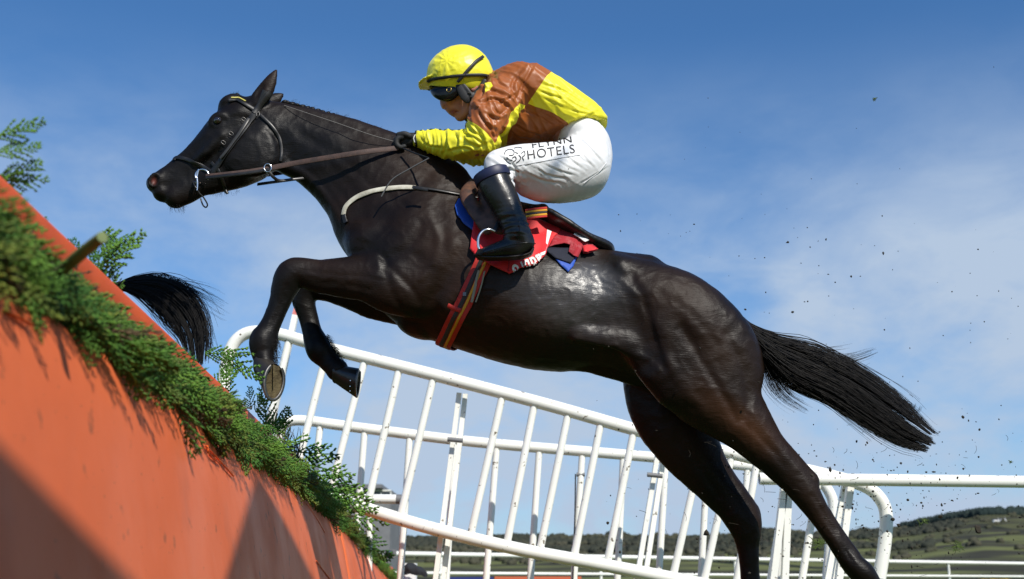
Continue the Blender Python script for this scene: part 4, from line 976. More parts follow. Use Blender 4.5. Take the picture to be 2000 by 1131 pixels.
# ---------------------------------------------------------------- hair
def hair(guides_c, hw, n, seg=12, r=.0011, Y=HY, dep=.05, wild=.25, start=.25, lenr=(.66, 1.09), tipspread=1.9, seed=1, drop=0.):
    """strands along a centre line; guides px, hw = half width px"""
    g_ = np.random.default_rng(seed); c = catmull(guides_c, 8); h = catmull(np.array(hw, float)[:, None], 8)[:, 0]; m = len(c)
    T = np.gradient(c, axis=0); T /= np.linalg.norm(T, axis=1)[:, None]; Nn = np.stack([-T[:, 1], T[:, 0]], 1)
    Vv = []; Ff = []; k = 0; nl = 15; lk = g_.uniform(-1, 1, nl); lkl = g_.uniform(.84, 1.06, nl); lkp = g_.random(nl)*6.28
    for i in range(n):
        u0 = g_.random()**1.6*start; u1 = min(1.12, u0*.3+g_.uniform(*lenr)); lat = np.clip(g_.normal(0, .42), -1, 1); dl = g_.uniform(-.8, .8)*(.6 if abs(lat) < .7 else 1)
        j_ = int(np.argmin(abs(lk-lat+g_.normal(0, .08, nl)))); u1 *= lkl[j_]; ph = g_.random(3)*6.28; y0 = g_.normal(0, dep*.45); aw = g_.uniform(.3, 1)*wild; wildone = g_.random() < .07
        pts = []
        for s_ in np.linspace(0, 1, seg+1):
            u = u0+(u1-u0)*s_; x = min(u, 1)*(m-1); a_ = int(min(x, m-2)); t = x-a_
            cc = c[a_]*(1-t)+c[a_+1]*t; nn = Nn[a_]*(1-t)+Nn[a_+1]*t; tt = T[a_]; hh = h[a_]*(1-t)+h[a_+1]*t
            if u > 1: cc = cc+tt*(u-1)*90
            l = lat*(.35+.65*min(1, s_*2.2))+dl*.18*s_**2*tipspread+aw*.14*math.sin(5*s_+ph[0])*s_
            l += .62*s_**1.5*(lk[j_]-l)+.07*s_*math.sin(4*s_+lkp[j_])
            if wildone: l += np.sign(lat+.001)*s_**2*.9*abs(dl)
            q = cc+nn*l*hh
            pts.append(P(q[0], q[1]+drop*s_**2, Y+y0*(.5+s_)+.012*math.sin(4*s_+ph[1])))
        pts = np.array(pts); tg = np.gradient(pts, axis=0); tg /= np.linalg.norm(tg, axis=1)[:, None]+1e-9
        s1 = np.cross(tg, [0, 1.0, .13]); s1 /= np.linalg.norm(s1, axis=1)[:, None]+1e-9; s2 = np.cross(tg, s1)
        rr = r*g_.uniform(.6, 1.3)*np.linspace(1, .25, seg+1)[:, None]
        ring = np.stack([pts+s1*rr, pts-.5*s1*rr+.87*s2*rr, pts-.5*s1*rr-.87*s2*rr], 1).reshape(-1, 3); Vv.append(ring)
        b_ = np.arange(seg)[:, None]*3+k
        for q in range(3): Ff.append(np.concatenate([b_+q, b_+(q+1) % 3, b_+3+(q+1) % 3, b_+3+q], 1))
        k += (seg+1)*3
    return np.concatenate(Vv), np.concatenate(Ff)
v, f = hair([(1452, 632), (1500, 676), (1560, 712), (1640, 750), (1715, 800), (1768, 838), (1812, 862)], [22, 44, 54, 50, 48, 40, 26], 3400, seg=14, r=.0019, dep=.075, wild=.75, seed=3)
v2, f2 = hair([(1500, 690), (1560, 700), (1620, 705), (1665, 700), (1710, 684)], [12, 24, 26, 22, 16], 130, r=.0012, dep=.05, wild=1.2, seed=5, lenr=(.5, 1))
v3, f3 = hair([(1480, 680), (1510, 740), (1540, 775), (1580, 800)], [18, 30, 30, 24], 170, r=.0011, dep=.06, wild=1., seed=6, lenr=(.4, 1))
v4, f4 = hair([(1640, 740), (1730, 780), (1780, 800), (1792, 788)], [12, 16, 16, 14], 90, r=.0012, dep=.05, wild=1.2, seed=8, lenr=(.5, 1))
vv = [v, v2, v3, v4]; ff = [f, f2, f3, f4]; o_ = 0; fa = []
for a_, b_ in zip(vv, ff): fa.append(b_+o_); o_ += len(a_)
mk('tail', np.concatenate(vv), np.concatenate(fa), m_hair, base)
# plaited mane: a row of knots along the crest with short stray hairs
cr = catmull([(556, 199), (590, 208), (630, 219), (670, 231), (710, 243), (745, 257), (775, 270)], 8)
g = Geo(); gr = np.random.default_rng(4)
for i, (x, y) in enumerate(cr[::2]):
    bm = bmesh.new(); bmesh.ops.create_icosphere(bm, subdivisions=2, radius=1)
    c = P(x, y+1, HY-.004)
    g.add([c+np.array([v.co.x*.017, v.co.y*.016, v.co.z*.012])*gr.uniform(.8, 1.15)*(1+.15*noise.noise(v.co*2)) for v in bm.verts], [[v.index for v in f.verts] for f in bm.faces]); bm.free()
mane = g.build('mane', m_hair, base)
g = Geo()
def straggle(g, x, y, dx, dy, yo, r=.0008, L=4):
    k = np.linspace(0, 1, L+1); pts = [P(x+dx*t, y+dy*t+3*math.sin(3*t+x), HY+yo) for t in k]
    v, f = tube(pts, np.linspace(r, r*.3, L+1), 3, caps=False); g.add(v, f)
for i in range(130):
    x, y = cr[gr.integers(len(cr))]; straggle(g, x+gr.normal(0, 4), y+2, gr.uniform(2, 16), gr.uniform(-9, 1), gr.normal(0, .01), .0007)
g.build('loose_mane_hair', m_hair, mane, kind='stuff')
g = Geo()
for i in range(60): straggle(g, 330+gr.uniform(0, 32), 402+gr.uniform(-3, 3), gr.uniform(-4, 8), gr.uniform(5, 16), gr.normal(0, .02), .0005)
for i in range(70): straggle(g, 400+gr.uniform(0, 70), 380-gr.uniform(0, 12), gr.uniform(-3, 5), gr.uniform(2, 7), gr.normal(0, .02), .0005)
for i in range(260): straggle(g, 536+gr.normal(0, 4), 655+gr.uniform(0, 55), gr.uniform(0, 10), gr.uniform(4, 16), -.14+gr.normal(0, .015), .0009)   # feather behind the fetlocks
for i in range(260):
    t = gr.random(); straggle(g, 634+t*28+gr.normal(0, 3), 655+t*45, gr.uniform(4, 16), gr.uniform(2, 12), .13+gr.normal(0, .015), .0009)
for i in range(200):
    t = gr.random(); straggle(g, 1672+t*20, 1088+t*25, gr.uniform(4, 14), gr.uniform(-2, 12), -.15+gr.normal(0, .015), .0009)
g.build('coarse_hair', m_hair, base, kind='stuff')
# ================================================================== TACK
m_blk = mat('black_leather', (.010, .009, .0085), rough=.32, rough2=.5, nscale=20, bump=.15, bscale=120)
m_brn = mat('brown_leather', (.13, .060, .034), rough=.45, rough2=.6, nscale=30, col2=(.045, .022, .015), bump=.25, bscale=150)
m_rein = mat('brown_rubber_rein', (.075, .040, .030), rough=.7, bump=.5, bscale=300, col2=(.04, .022, .018), nscale=40)
m_cream = mat('off_white_sheepskin', (.62, .60, .50), rough=.8, bump=.5, bscale=120, col2=(.40, .37, .29), nscale=20)
m_red = mat('red_cloth', (.68, .008, .014), rough=.62, bump=.35, bscale=700, bdist=.0008, sheen=.15, col2=(.60, .007, .012), nscale=10)
m_mar = mat('red_cloth_reverse', (.34, .012, .022), rough=.8, bump=.5, bscale=400, bdist=.001, col2=(.42, .10, .11), nscale=30, nlo=.5, nhi=.8)
m_blue = mat('blue_pad', (.012, .075, .42), rough=.6, bump=.3, bscale=400, bdist=.001)
m_letter = mat('white_print', (.80, .80, .78), rough=.6)
m_gr = mat('girth_red', (.50, .022, .012), rough=.65, bump=.4, bscale=500, bdist=.0008)
m_gy = mat('girth_yellow', (.68, .32, .012), rough=.65, bump=.4, bscale=500, bdist=.0008)
m_gd = mat('girth_dark', (.035, .028, .024), rough=.7, bump=.4, bscale=500, bdist=.0008)
m_tape = mat('khaki_webbing', (.30, .28, .20), rough=.7, bump=.4, bscale=400, bdist=.0008)
m_brass = mat('brass', (.55, .40, .12), rough=.3, metal=1)

def S(T, name, pts, w, th, m, par, off=None, n=8, sm=2, **kw):
    v, f = strap(T, pts, w, th, off, n, sm); return mk(name, v, f, m, par, **kw)
def freetube(name, rows, r, m, par, sides=8, n=6, **kw):
    """rows: (px, py, y offset)"""
    q = catmull([P(a, b, HY+c) for a, b, c in rows], n) if len(rows) > 2 else np.array([P(a, b, HY+c) for a, b, c in rows])
    v, f = tube(q, r, sides); return mk(name, v, f, m, par, **kw)
def ribbon(name, rows, w, th, m, par, n=6, up=(0, -1, 0), **kw):
    q = catmull([P(a, b, HY+c) for a, b, c in rows], n); v, f = tube(q, 1, up=np.array([up]*len(q)), flat=(w/2, th/2), sq=True); return mk(name, v, f, m, par, **kw)
def mirror(name, v, f, m, par, **kw):
    v = np.array(v).copy(); v[:, 1] = 2*HY-v[:, 1]; return mk(name, v, [tuple(q)[::-1] for q in f], m, par, **kw)

# ---- bridle
br = thing('bridle', P(460, 270), 'black leather bridle with a steel bit and yellow browband piping on the horse head', 'bridle')
for nm, pts, w in (('cheek_strap', [(519, 178), (508, 205), (494, 228), (470, 262), (440, 303), (414, 340)], .029), ):
    v, f = strap(HB, pts, w, .005, .005); mk(nm, v, f, m_blk, br); mirror(nm, v, f, m_blk, br)
v, f = strap(HB, [(487, 232), (470, 262), (447, 295), (434, 310)], .016, .004, .012); ck = mk('keeper_strap', v, f, mat('worn_leather', (.045, .042, .038), rough=.4), br)
v, f = wraploop(HB, 500, 205, 20, .022, .005, .006, 60, tilt=R(0)); 
v, f = strap(HB, [(528, 180), (512, 200), (496, 222)], .026, .006, .007); mk('headpiece', v, f, m_blk, br); mirror('headpiece', v, f, m_blk, br)
v, f = strap(HB, [(447, 197), (462, 196), (478, 204), (496, 215), (505, 222)], .018, .005, .006); bb = mk('browband', v, f, m_blk, br); mirror('browband', v, f, m_blk, br)
v, f = strap(HB, [(452, 193), (466, 194), (480, 201)], .006, .003, .011); mk('browband_piping', v, f, mat('yellow_piping', (.55, .48, .10), rough=.5), bb)
v, f = strap(HB, [(341, 314), (346, 309), (365, 312), (390, 322), (413, 336)], .018, .005, .006); mk('noseband', v, f, m_blk, br); mirror('noseband', v, f, m_blk, br)
v, f = strap(HB, [(508, 225), (530, 246), (545, 268), (550, 292), (548, 315)], .014, .005, .006); mk('throatlash', v, f, m_blk, br); mirror('throatlash', v, f, m_blk, br)
v, f = strap(HB, [(414, 318), (428, 335), (437, 358), (441, 374)], .015, .004, .005); mk('curb_strap', v, f, m_blk, br)
freetube('curb_strap_end', [(441, 372, -.03), (444, 378, -.03)], .007, m_blk, br)
# forelock tuft and rosette
g = Geo()
for i in range(60):
    straggle(g, 456+gr.normal(0, 4), 192, gr.uniform(-4, 10), gr.uniform(-13, -3), gr.normal(0, .012), .0009)
g.build('forelock', m_hair, body, kind='stuff')
bm = bmesh.new(); bmesh.ops.create_icosphere(bm, subdivisions=2, radius=.011)
mk('forelock_knot', [np.array(v.co)*[1.2, 1, 1]+P(463, 186, HY-.01) for v in bm.verts], [[v.index for v in f.verts] for f in bm.faces], m_hair, body); bm.free()
# buckles on the cheek strap
for (x, y) in ((476, 235), (505, 226), (452, 262), (437, 279)):
    c, n_ = hit(HB, x, y, .012); T_ = np.array([.6, 0, .8]) if (x, y) != (505, 226) else np.array([1, 0, 0]); S_ = np.cross(n_, T_)
    pts = [c+T_*.0055*a+S_*.0085*b for a, b in ((-1, -1), (1, -1), (1, 1), (-1, 1))]; pts = catmull(pts, 3, True)
    v, f = tube(pts, .0013, 6, closed=True); mk('buckle', v, f, m_iron, br)
# bit: cheek bar, ring and lower strap
yb = -.088
bit = freetube('bit_cheek', [(388, 331, yb), (385, 345, yb), (386, 358, yb), (385, 372, yb)], .0042, m_steel, br)
v, f = tube([P(395+13*math.cos(t), 343+12*math.sin(t), HY+yb) for t in np.linspace(2.7, 7.0, 22)], .0042, 8); mk('bit_ring', v, f, m_steel, bit)
freetube('bit_mouthpiece', [(384, 357, yb), (378, 354, -.05), (378, 354, .05), (384, 357, -yb)], .005, m_steel, bit)
v, f = tube([P(395+13*math.cos(t), 343+12*math.sin(t), HY-yb) for t in np.linspace(2.7, 7.0, 22)], .0042, 8); mk('bit_ring', v, f, m_steel, bit)
freetube('lip_strap', [(376, 354, -.07), (381, 364, yb-.003), (390, 378, -.08), (397, 385, -.07), (405, 399, -.06), (402, 405, -.055), (396, 400, -.05), (392, 388, -.045)], .0035, m_blk, br)
for s in (1, -1):
    c_ = [(391, 357, s*yb), (383, 366, s*.08)]
    freetube('bit_hanger', c_, .003, m_steel, br)

# ---- reins, running martingale, neck strap, breastplate
rn = thing('reins', P(600, 320), 'brown leather reins running from the bit back to the rider hand', 'reins')
ribbon('near_rein', [(402, 345, -.095), (440, 341, -.118), (490, 335, -.125), (525, 329, -.122), (575, 319, -.125), (640, 308, -.145), (710, 297, -.15), (778, 289, -.105)], .024, .004, m_rein, rn)
v = ribbon('near_rein', [(402, 347, -.097), (440, 343, -.121), (490, 337, -.128), (527, 331, -.125)], .015, .004, m_blk, rn)
ribbon('far_rein', [(402, 345, .095), (525, 340, .122), (640, 318, .15), (778, 289, .08)], .024, .004, m_rein, rn)
mg = thing('running_martingale', P(560, 345), 'thin black martingale straps with a steel ring hanging under the horse throat', 'martingale')
v, f = tube([P(523+7*math.cos(t), 328+8*math.sin(t), HY-.13) for t in np.linspace(0, 6.28, 16, endpoint=False)], .0026, 8, closed=True); mk('martingale_ring', v, f, m_steel, mg)
ribbon('martingale_strap', [(525, 335, -.13), (534, 346, -.12), (547, 353, -.09), (575, 350, -.06), (603, 347, -.04)], .014, .005, m_blk, mg)
ribbon('martingale_strap', [(503, 360, .10), (525, 357, .06), (547, 354, -.02), (560, 352, -.06)], .014, .005, m_blk, mg)
freetube('neck_cord', [(555, 206, -.05), (600, 221, -.075), (660, 241, -.095), (720, 262, -.11), (768, 276, -.10)], .0018, mat('grey_cord', (.16, .15, .14), rough=.7), rn)
bp = thing('breastplate', P(740, 380), 'off-white sheepskin breast girth strap around the base of the horse neck', 'breastplate')
v, f = strap(HB, [(672, 420), (676, 405), (690, 391), (712, 379), (745, 371), (785, 367), (812, 368)], .022, .005, .006, sm=5); mk('neck_strap', v, f, m_cream, bp); mirror('neck_strap', v, f, m_cream, bp)
v, f = strap(HB, [(806, 367), (845, 372), (890, 380), (940, 390)], .014, .005, .008, sm=5); mk('tie_strap', v, f, m_blk, bp); mirror('tie_strap', v, f, m_blk, bp)
ribbon('strap_buckle', [(808, 366, -.245), (820, 368, -.25), (836, 371, -.255)], .016, .004, m_blk, bp)
v, f = strap(HB, [(673, 420), (674, 427), (677, 436)], .02, .008, .006); mk('chest_strap', v, f, m_blk, bp)

# ---- saddle
sd = thing('saddle', P(960, 410), 'small brown racing saddle with a striped girth under the jockey', 'saddle')
fs = Field(P(870, 330)-np.array([0, .40, .12]), P(1240, 330)+np.array([0, .40, .1]), .008); fs.lo[2] = P(900, 560)[2]; fs = Field((P(860, 500)[0], HY-.42, P(860, 560)[2]), (P(1240, 500)[0], HY+.42, P(860, 320)[2]), .008)
for s in (-1, 1):
    fs.chain([(925, 362, 14, .6, s*.12), (912, 380, 15, .35, s*.22), (922, 402, 15, .3, s*.265), (935, 425, 13, .3, s*.285), (950, 450, 11, .3, s*.295)], .02)
    fs.chain([(955, 380, 22, .3, s*.20), (965, 410, 24, .25, s*.27), (978, 440, 20, .25, s*.30)], .02)
fs.chain([(915, 362, 13, 1.6), (945, 380, 12, 2.6), (1000, 405, 13, 2.6), (1040, 415, 13, 2.6), (1060, 414, 14, 2.2)], .03)
v, f = fs.mesh(); f = outward(v, f); v = relax(v, f, 1); mk('saddle_body', v, f, m_brn, sd)
fs = Field((P(1000, 500)[0], HY-.30, P(860, 540)[2]), (P(1240, 500)[0], HY+.30, P(860, 380)[2]), .007)
fs.chain([(1042, 424, 14, 4.6), (1072, 438, 16, 5.2), (1110, 461, 16, 5.4), (1150, 482, 15, 4.8), (1182, 490, 14.5, 3.4), (1190, 491, 12, 2.4)], .02)
v, f = fs.mesh(); f = outward(v, f); v = relax(v, f, 2); v = v+vnormals(v, f)*(noisev(v, (12, 12, 25), 2)*.004)[:, None]
pad = thing('weight_pad', P(1120, 470), 'long black pad lying over the loins behind the saddle', 'saddle pad')
mk('pad_body', v, f, m_blk, pad)
# stirrups
for s in (-1, 1):
    st = thing('stirrup', P(930, 470, HY+s*.36), 'steel stirrup iron round the toe of the near black boot' if s < 0 else 'far side stirrup iron hidden behind the horse', 'stirrup', None)
    q = [(966, 452, s*.35), (955, 448, s*.36), (943, 452, s*.365), (935, 463, s*.37), (934, 478, s*.37), (937, 488, s*.37), (945, 497, s*.37)]
    freetube('stirrup_iron', q, .0062, m_steel, st)
    freetube('stirrup_tread', [(937, 492, s*.40), (938, 496, s*.33)], .014, mat('rubber', (.012, .012, .012), rough=.7), st)
    ribbon('stirrup_leather', [(966, 452, s*.345), (978, 425, s*.32), (985, 395, s*.27)], .02, .004, m_blk, st)
# girth: webbing with sewn stripes, right round the chest
gi = thing('girth', P(890, 600), 'red and yellow striped girth round the chest of the black horse', 'girth')
cx, cy = 903, 560; ang = 23
for nm, w, sh, off, m_ in (('girth_band', .070, 0, .011, m_gr), ('dark_stripe', .019, -.007, .0135, m_gd), ('yellow_stripe', .011, .0105, .0140, m_gy)):
    a_ = R(ang); c0 = P(cx, cy)
    # slice plane contains the girth's own direction and the depth axis
    gp = [(949, 500), (937, 528), (921, 562), (903, 600), (886, 632), (872, 660), (866, 670)]
    px_ = sh/.0021; gp = [(a+px_*.9, b+px_*.42) for a, b in gp]
    v, f = strap(HB, gp, w, .006, off, sm=2); mk(nm, v, f, m_, gi); mirror(nm, v, f, m_, gi)
v, f = strap(HB, [(937, 530), (930, 560), (922, 590)], .011, .004, .0165); mk('webbing_strap', v, f, m_tape, gi)
v, f = strap(HB, [(948, 532), (941, 560), (930, 590)], .006, .004, .0165); mk('webbing_strap', v, f, m_tape, gi)
v, f = strap(HB, [(877, 596), (890, 603), (902, 607)], .018, .007, .018); mk('red_keeper', v, f, m_gr, gi)
c, n_ = hit(HB, 908, 575, .019); v, f = box(c, (.014, .006, .016)); mk('girth_buckle', v, f, m_iron, gi, smooth=False)

# ---- saddlecloth
def on(off, fl=0, seed=0, yo=-.3, wave=0.):
    def fn(x, y):
        p, n_ = hit(HB, x, y, 0, yo)
        lim = HY-.30
        k = off+fl*(noise.noise((x*.022+seed, y*.028, seed))+.6*noise.noise((x*.06, y*.05, seed+3)))+wave*math.sin((x*.8+y*.35)*.11+seed)
        return p+n_*k, n_
    return fn
cl = thing('saddlecloth', P(1000, 480), 'red saddlecloth with white lettering spread under the rider boot', 'saddlecloth')
v, f = patch([(932, 390), (952, 396), (970, 416), (990, 452), (1010, 455), (1025, 434), (1050, 434), (1070, 439), (1094, 449), (1088, 461), (1079, 472), (1069, 489), (1063, 505), (1047, 519), (1016, 526), (996, 538), (975, 528), (958, 520), (935, 505), (919, 490), (920, 465), (926, 425)], 5, on(.020, .006, 1, wave=.0035), .004)
fc = mk('cloth_panel', v, f, m_red, cl)
v, f = patch([(1094, 449), (1115, 458), (1140, 468), (1166, 497), (1150, 501), (1137, 503), (1133, 492), (1116, 487), (1098, 487), (1070, 490), (1079, 472)], 5, on(.026, .010, 5, wave=.004), .004)
mk('folded_back_corner', v, f, m_mar, cl)
v, f = patch([(1134, 490), (1150, 488), (1166, 497), (1150, 501), (1137, 504)], 4, on(.034, .003, 5), .003); mk('folded_hem', v, f, m_red, cl)
v, f = patch([(1117, 466), (1130, 471), (1145, 482), (1138, 484), (1127, 477), (1115, 471)], 3, on(.041, .006, 5), .002); mk('white_stroke', v, f, m_letter, cl)
bl = thing('numnah', P(920, 430), 'bright blue pad showing in front of and below the red saddlecloth', 'saddle pad')
v, f = patch([(905, 388), (912, 402), (930, 420), (927, 455), (905, 438), (892, 422), (888, 405), (894, 392)], 5, on(.012, .002, 2), .006); mk('pad_edge', v, f, m_blue, bl)
v, f = patch([(1078, 500), (1128, 500), (1119, 522), (1109, 533), (1094, 520)], 5, on(.010, .002, 2), .005); mk('pad_corner', v, f, m_blue, bl)
v, f = patch([(1060, 490), (1132, 490), (1122, 506), (1113, 519), (1100, 514), (1082, 508)], 5, on(.016, .002, 2), .004); mk('dark_pad_patch', v, f, mat('navy_pad_patch', (.006, .008, .02), rough=.8), bl)  # dark navy patch above the blue corner
m_seam = mat('seam_thread', (.30, .006, .012), rough=.8)
v, f = strap(HB, [(992, 500), (993, 520), (995, 536)], .004, .003, .031); mk('seam', v, f, m_seam, cl)
for k, (dy, m_) in enumerate(((-9, m_gr), (-5.2, m_gy), (-1, m_gd), (3.2, m_gy), (7, m_gr))):
    ribbon('surcingle_stripe' if k else 'surcingle', [(1026, 420+dy, -.262), (1046, 417+dy, -.25), (1068, 415+dy, -.215)], .0095, .004, m_, sd)
# lettering: upside-down lower case letters running along the hem
def text_on(T, body_, px, py, ang, hgt, wid, off, m_, par, name, fnt_flip=False, shear=0., yo=0., cut=None):
    """flat print laid on a surface: each glyph is filled outline geometry set on the cloth"""
    cu = bpy.data.curves.new('t', 'FONT'); cu.body = body_; cu.size = 1; cu.resolution_u = 4; cu.space_character = 1.1
    cu.fill_mode = 'FRONT'
    if 'bold' in name: cu.offset = .035
    o = bpy.data.objects.new('t', cu); COL.objects.link(o); dg = bpy.context.evaluated_depsgraph_get(); me = bpy.data.meshes.new_from_object(o.evaluated_get(dg))
    bpy.data.objects.remove(o); bm = bmesh.new(); bm.from_mesh(me); bpy.data.meshes.remove(me)
    bmesh.ops.triangulate(bm, faces=bm.faces)
    for _ in range(2):
        ed = [e for e in bm.edges if e.calc_length() > .12]
        if ed: bmesh.ops.subdivide_edges(bm, edges=ed, cuts=1); bmesh.ops.triangulate(bm, faces=bm.faces)
    xs = [v.co.x for v in bm.verts]; W_ = max(xs)-min(xs); x0 = min(xs); ca, sa = math.cos(R(ang)), math.sin(R(ang))
    vs = []
    for v in bm.verts:
        u = (v.co.x-x0)/W_*wid; w_ = v.co.y/.7*hgt; u += shear*w_
        x = px+u*ca+w_*sa; y = py+u*sa-w_*ca
        vs.append(hit(T, x, y, off, yo)[0])
    fs_ = [[v.index for v in f.verts] for f in bm.faces]; bm.free()
    return mk(name.replace('_bold', ''), vs, fs_, m_, par, smooth=False)
CB = bvh(*[np.array([v.co[:] for v in fc.data.vertices])+np.array(worldloc(cl)), [tuple(p.vertices) for p in fc.data.polygons]])
text_on(CB, 'Ladbro', 1066, 492, 157, 24, 74, .003, m_letter, cl, 'white_lettering_bold')
# ================================================================== THE RIDER
m_skin = mat('skin', (.52, .24, .17), rough=.5, col2=(.44, .17, .12), nscale=18, spec=.4)
m_skin.node_tree.nodes['Principled BSDF'].inputs['Subsurface Weight'].default_value = .08
m_skin.node_tree.nodes['Principled BSDF'].inputs['Subsurface Radius'].default_value = (.02, .008, .004)
attr_mix(m_skin, 'lip', (.30, .08, .07))
m_silk = mat('racing_silk', (.34, .092, .011), rough=.42, rough2=.55, nscale=6, sheen=.05, col2=(.30, .078, .010), bump=.25, bscale=14, bdist=.008)
attr_mix(m_silk, 'yellow', (.86, .79, .025), -.35, .35)
m_cap = mat('yellow_cap_silk', (.88, .82, .025), rough=.4, bump=.3, bscale=22, bdist=.006, col2=(.82, .74, .02), nscale=8, sheen=.2)
m_brch = mat('white_breeches', (.80, .80, .81), rough=.5, bump=.2, bscale=40, bdist=.003, col2=(.74, .74, .75), nscale=12)
m_boot = mat('black_boot', (.0085, .008, .008), rough=.22, rough2=.4, nscale=9, bump=.35, bscale=38, bdist=.004)
m_navy = mat('navy_boot_top', (.008, .012, .05), rough=.5)
m_glove = mat('black_glove', (.012, .012, .012), rough=.7, bump=.4, bscale=220)
m_gog = mat('goggle_lens', (.006, .006, .006), rough=.16, spec=.35)
m_str = mat('black_webbing', (.010, .010, .011), rough=.55, bump=.3, bscale=400)
m_ear = mat('ear_skin', (.60, .30, .24), rough=.5)

rd = thing('person', P(1020, 330), 'jockey in brown and yellow silks, yellow cap, goggles and white breeches crouched on the horse', 'person')
# ---- body: one skin surface from head to boots
fb = Field((P(760, 300)[0], HY-.46, P(800, 545)[2]), (P(1215, 300)[0], HY+.46, P(900, 95)[2]), .0056)
fb.ell(903, 158, 0, 50, 46, .082, 0, .02)
fb.chain([(905, 178, 38, .80), (895, 190, 33, .85), (893, 204, 25, .9), (900, 218, 15, 1.1), (904, 225, 9, 1.3)], .018)        # jaw
fb.chain([(918, 200, 12, 1, -.045), (912, 218, 9, 1, -.03), (903, 227, 7, 1, 0), (912, 218, 9, 1, .03), (918, 200, 12, 1, .045)], .01)
fb.ell(880, 196, -.036, 10, 9, .018, 0, .014); fb.ell(880, 196, .036, 10, 9, .018, 0, .014)      # cheekbones
fb.chain([(864, 178, 4.5, 1.2), (864, 190, 5, 1.3), (865, 202, 5.5, 1.5), (867, 208, 5, 2.0)], .006)   # nose
fb.ell(871, 208, -.011, 5, 4, .007, 0, .004); fb.ell(871, 208, .011, 5, 4, .007, 0, .004)
fb.ell(874, 209.5, -.011, 2, 1.6, .004, 0, .003, 'sub')
fb.ell(883, 214, 0, 5.5, 3.6, .020, 15, .006); fb.ell(889, 221.5, 0, 5.5, 4, .018, 15, .006)     # lips
fb.chain([(880, 218, 1.3, 1, -.02), (890, 217.5, 1.5, 1, -.026), (897, 219, 1.0, 1, -.034)], .004, 'sub')
fb.ell(898, 230, 0, 9, 7, .020, 10, .008)
fb.ell(925, 166, -.078, 9, 13, .012, 10, .004); fb.ell(925, 168, -.088, 5, 8, .006, 10, .004, 'sub'); fb.ell(925, 166, .078, 9, 13, .012, 10, .004)
fb.chain([(925, 185, 32, .85), (945, 198, 30, .9), (970, 200, 30, .95)], .03)            # neck
fb.chain([(975, 195, 36, 1.6), (1010, 193, 42, 1.5), (1060, 215, 44, 1.25), (1105, 238, 42, 1.15), (1138, 275, 36, 1.4)], .04)
for s in (-1, 1):
    fb.chain([(985, 195, 26, 1, s*.14), (968, 225, 22, 1, s*.20), (950, 268, 19, 1, s*.21), (940, 288, 17, 1, s*.20), (900, 285, 16, 1, s*.16), (860, 280, 14, 1, s*.11), (828, 274, 11, 1, s*.085), (812, 272, 10, 1, s*.08), (798, 274, 12, 1, s*.075), (786, 280, 10, 1, s*.07)], .015)
    fb.chain([(1138, 308, 34, 1, s*.10), (1106, 322, 30, 1, s*.16), (1060, 322, 26, 1, s*.23), (1010, 322, 23, 1, s*.29), (970, 328, 20, 1, s*.315), (968, 350, 19, 1, s*.325), (985, 390, 19, 1, s*.34), (1005, 430, 15, 1, s*.35), (1014, 462, 12, 1, s*.355), (1015, 482, 12, 1, s*.36), (980, 492, 10, 1, s*.36), (950, 497, 8, 1, s*.36)], .02)
v, f = fb.mesh(); del fb; f = outward(v, f); v = relax(v, f, 1)
q = proj(v); lip = np.clip(1.4-np.hypot((q[:, 0]-886)/7.5, (q[:, 1]-218)/6.5), 0, 1)
mk('body', v, f, m_skin, rd, attrs=dict(lip=lip)); RB = bvh(v, f)

# ---- silks
fj = Field((P(795, 300)[0], HY-.34, P(900, 335)[2]), (P(1210, 300)[0], HY+.34, P(900, 118)[2]), .0052)
fj.chain([(958, 190, 30, 1.2), (985, 184, 40, 1.75), (1022, 186, 52, 1.85), (1062, 210, 58, 1.65), (1100, 230, 56, 1.5), (1136, 248, 48, 1.45), (1150, 256, 38, 1.5)], .03, n=5)
fj.chain([(985, 248, 34, 1.6), (1000, 240, 40, 1.7), (1050, 243, 42, 1.5), (1095, 246, 34, 1.5)], .03)
for s in (-1, 1):
    fj.chain([(1000, 180, 38, .9, s*.13), (976, 198, 44, .85, s*.18), (958, 230, 42, .85, s*.205), (948, 262, 37, .85, s*.215), (934, 282, 32, .85, s*.205), (905, 285, 30, .85, s*.17), (872, 281, 26, .85, s*.13), (840, 276, 20, .9, s*.10), (822, 273, 15, .95, s*.087), (814, 272, 10, .95, s*.08)], .03, n=5)
    fj.chain([(905, 300, 14, .8, s*.17), (935, 306, 16, .8, s*.19), (955, 298, 14, .8, s*.2)], .02)
fj.chain([(938, 196, 20, 1.5), (950, 176, 16, 1.6), (960, 150, 9, 1.4)], .02)
# hem: keep the side above the line from hip to belly
p0, p1 = P(1190, 243), P(985, 290); dd = p1-p0; nrm = np.array([dd[2], 0, -dd[0]]); nrm = nrm if nrm@np.array([0, 0, -1.]) > 0 else -nrm
dd2 = np.abs(0)
Xg = fj.ax[0][:, None, None]; Zg = fj.ax[2][None, None, :]
nn_ = nrm/np.linalg.norm(nrm); pl = (Xg-p0[0])*nn_[0]+(Zg-p0[2])*nn_[2]
pl = np.where(Xg > P(978, 290)[0], pl, -1).astype(np.float32)
fj.d = np.maximum(fj.d, pl)
v, f = fj.mesh(); del fj; f = outward(v, f); v = relax(v, f, 2)
nj = vnormals(v, f)
def ridged(v, sc, seed): return (1-np.abs(noisev(v, sc, seed))*2).clip(-1, 1)
wp = np.stack([noisev(v, (7, 7, 7), 31), noisev(v, (7, 7, 7), 47), noisev(v, (7, 7, 7), 59)], 1)*.05
q = proj(np.where((v[:, 1] > HY)[:, None], v*[1, -1, 1]+[0, 2*HY, 0], v))
arm = np.clip((985-q[:, 0])/30, 0, 1); sh = np.exp(-((q[:, 0]-965)/45)**2-((q[:, 1]-215)/50)**2)
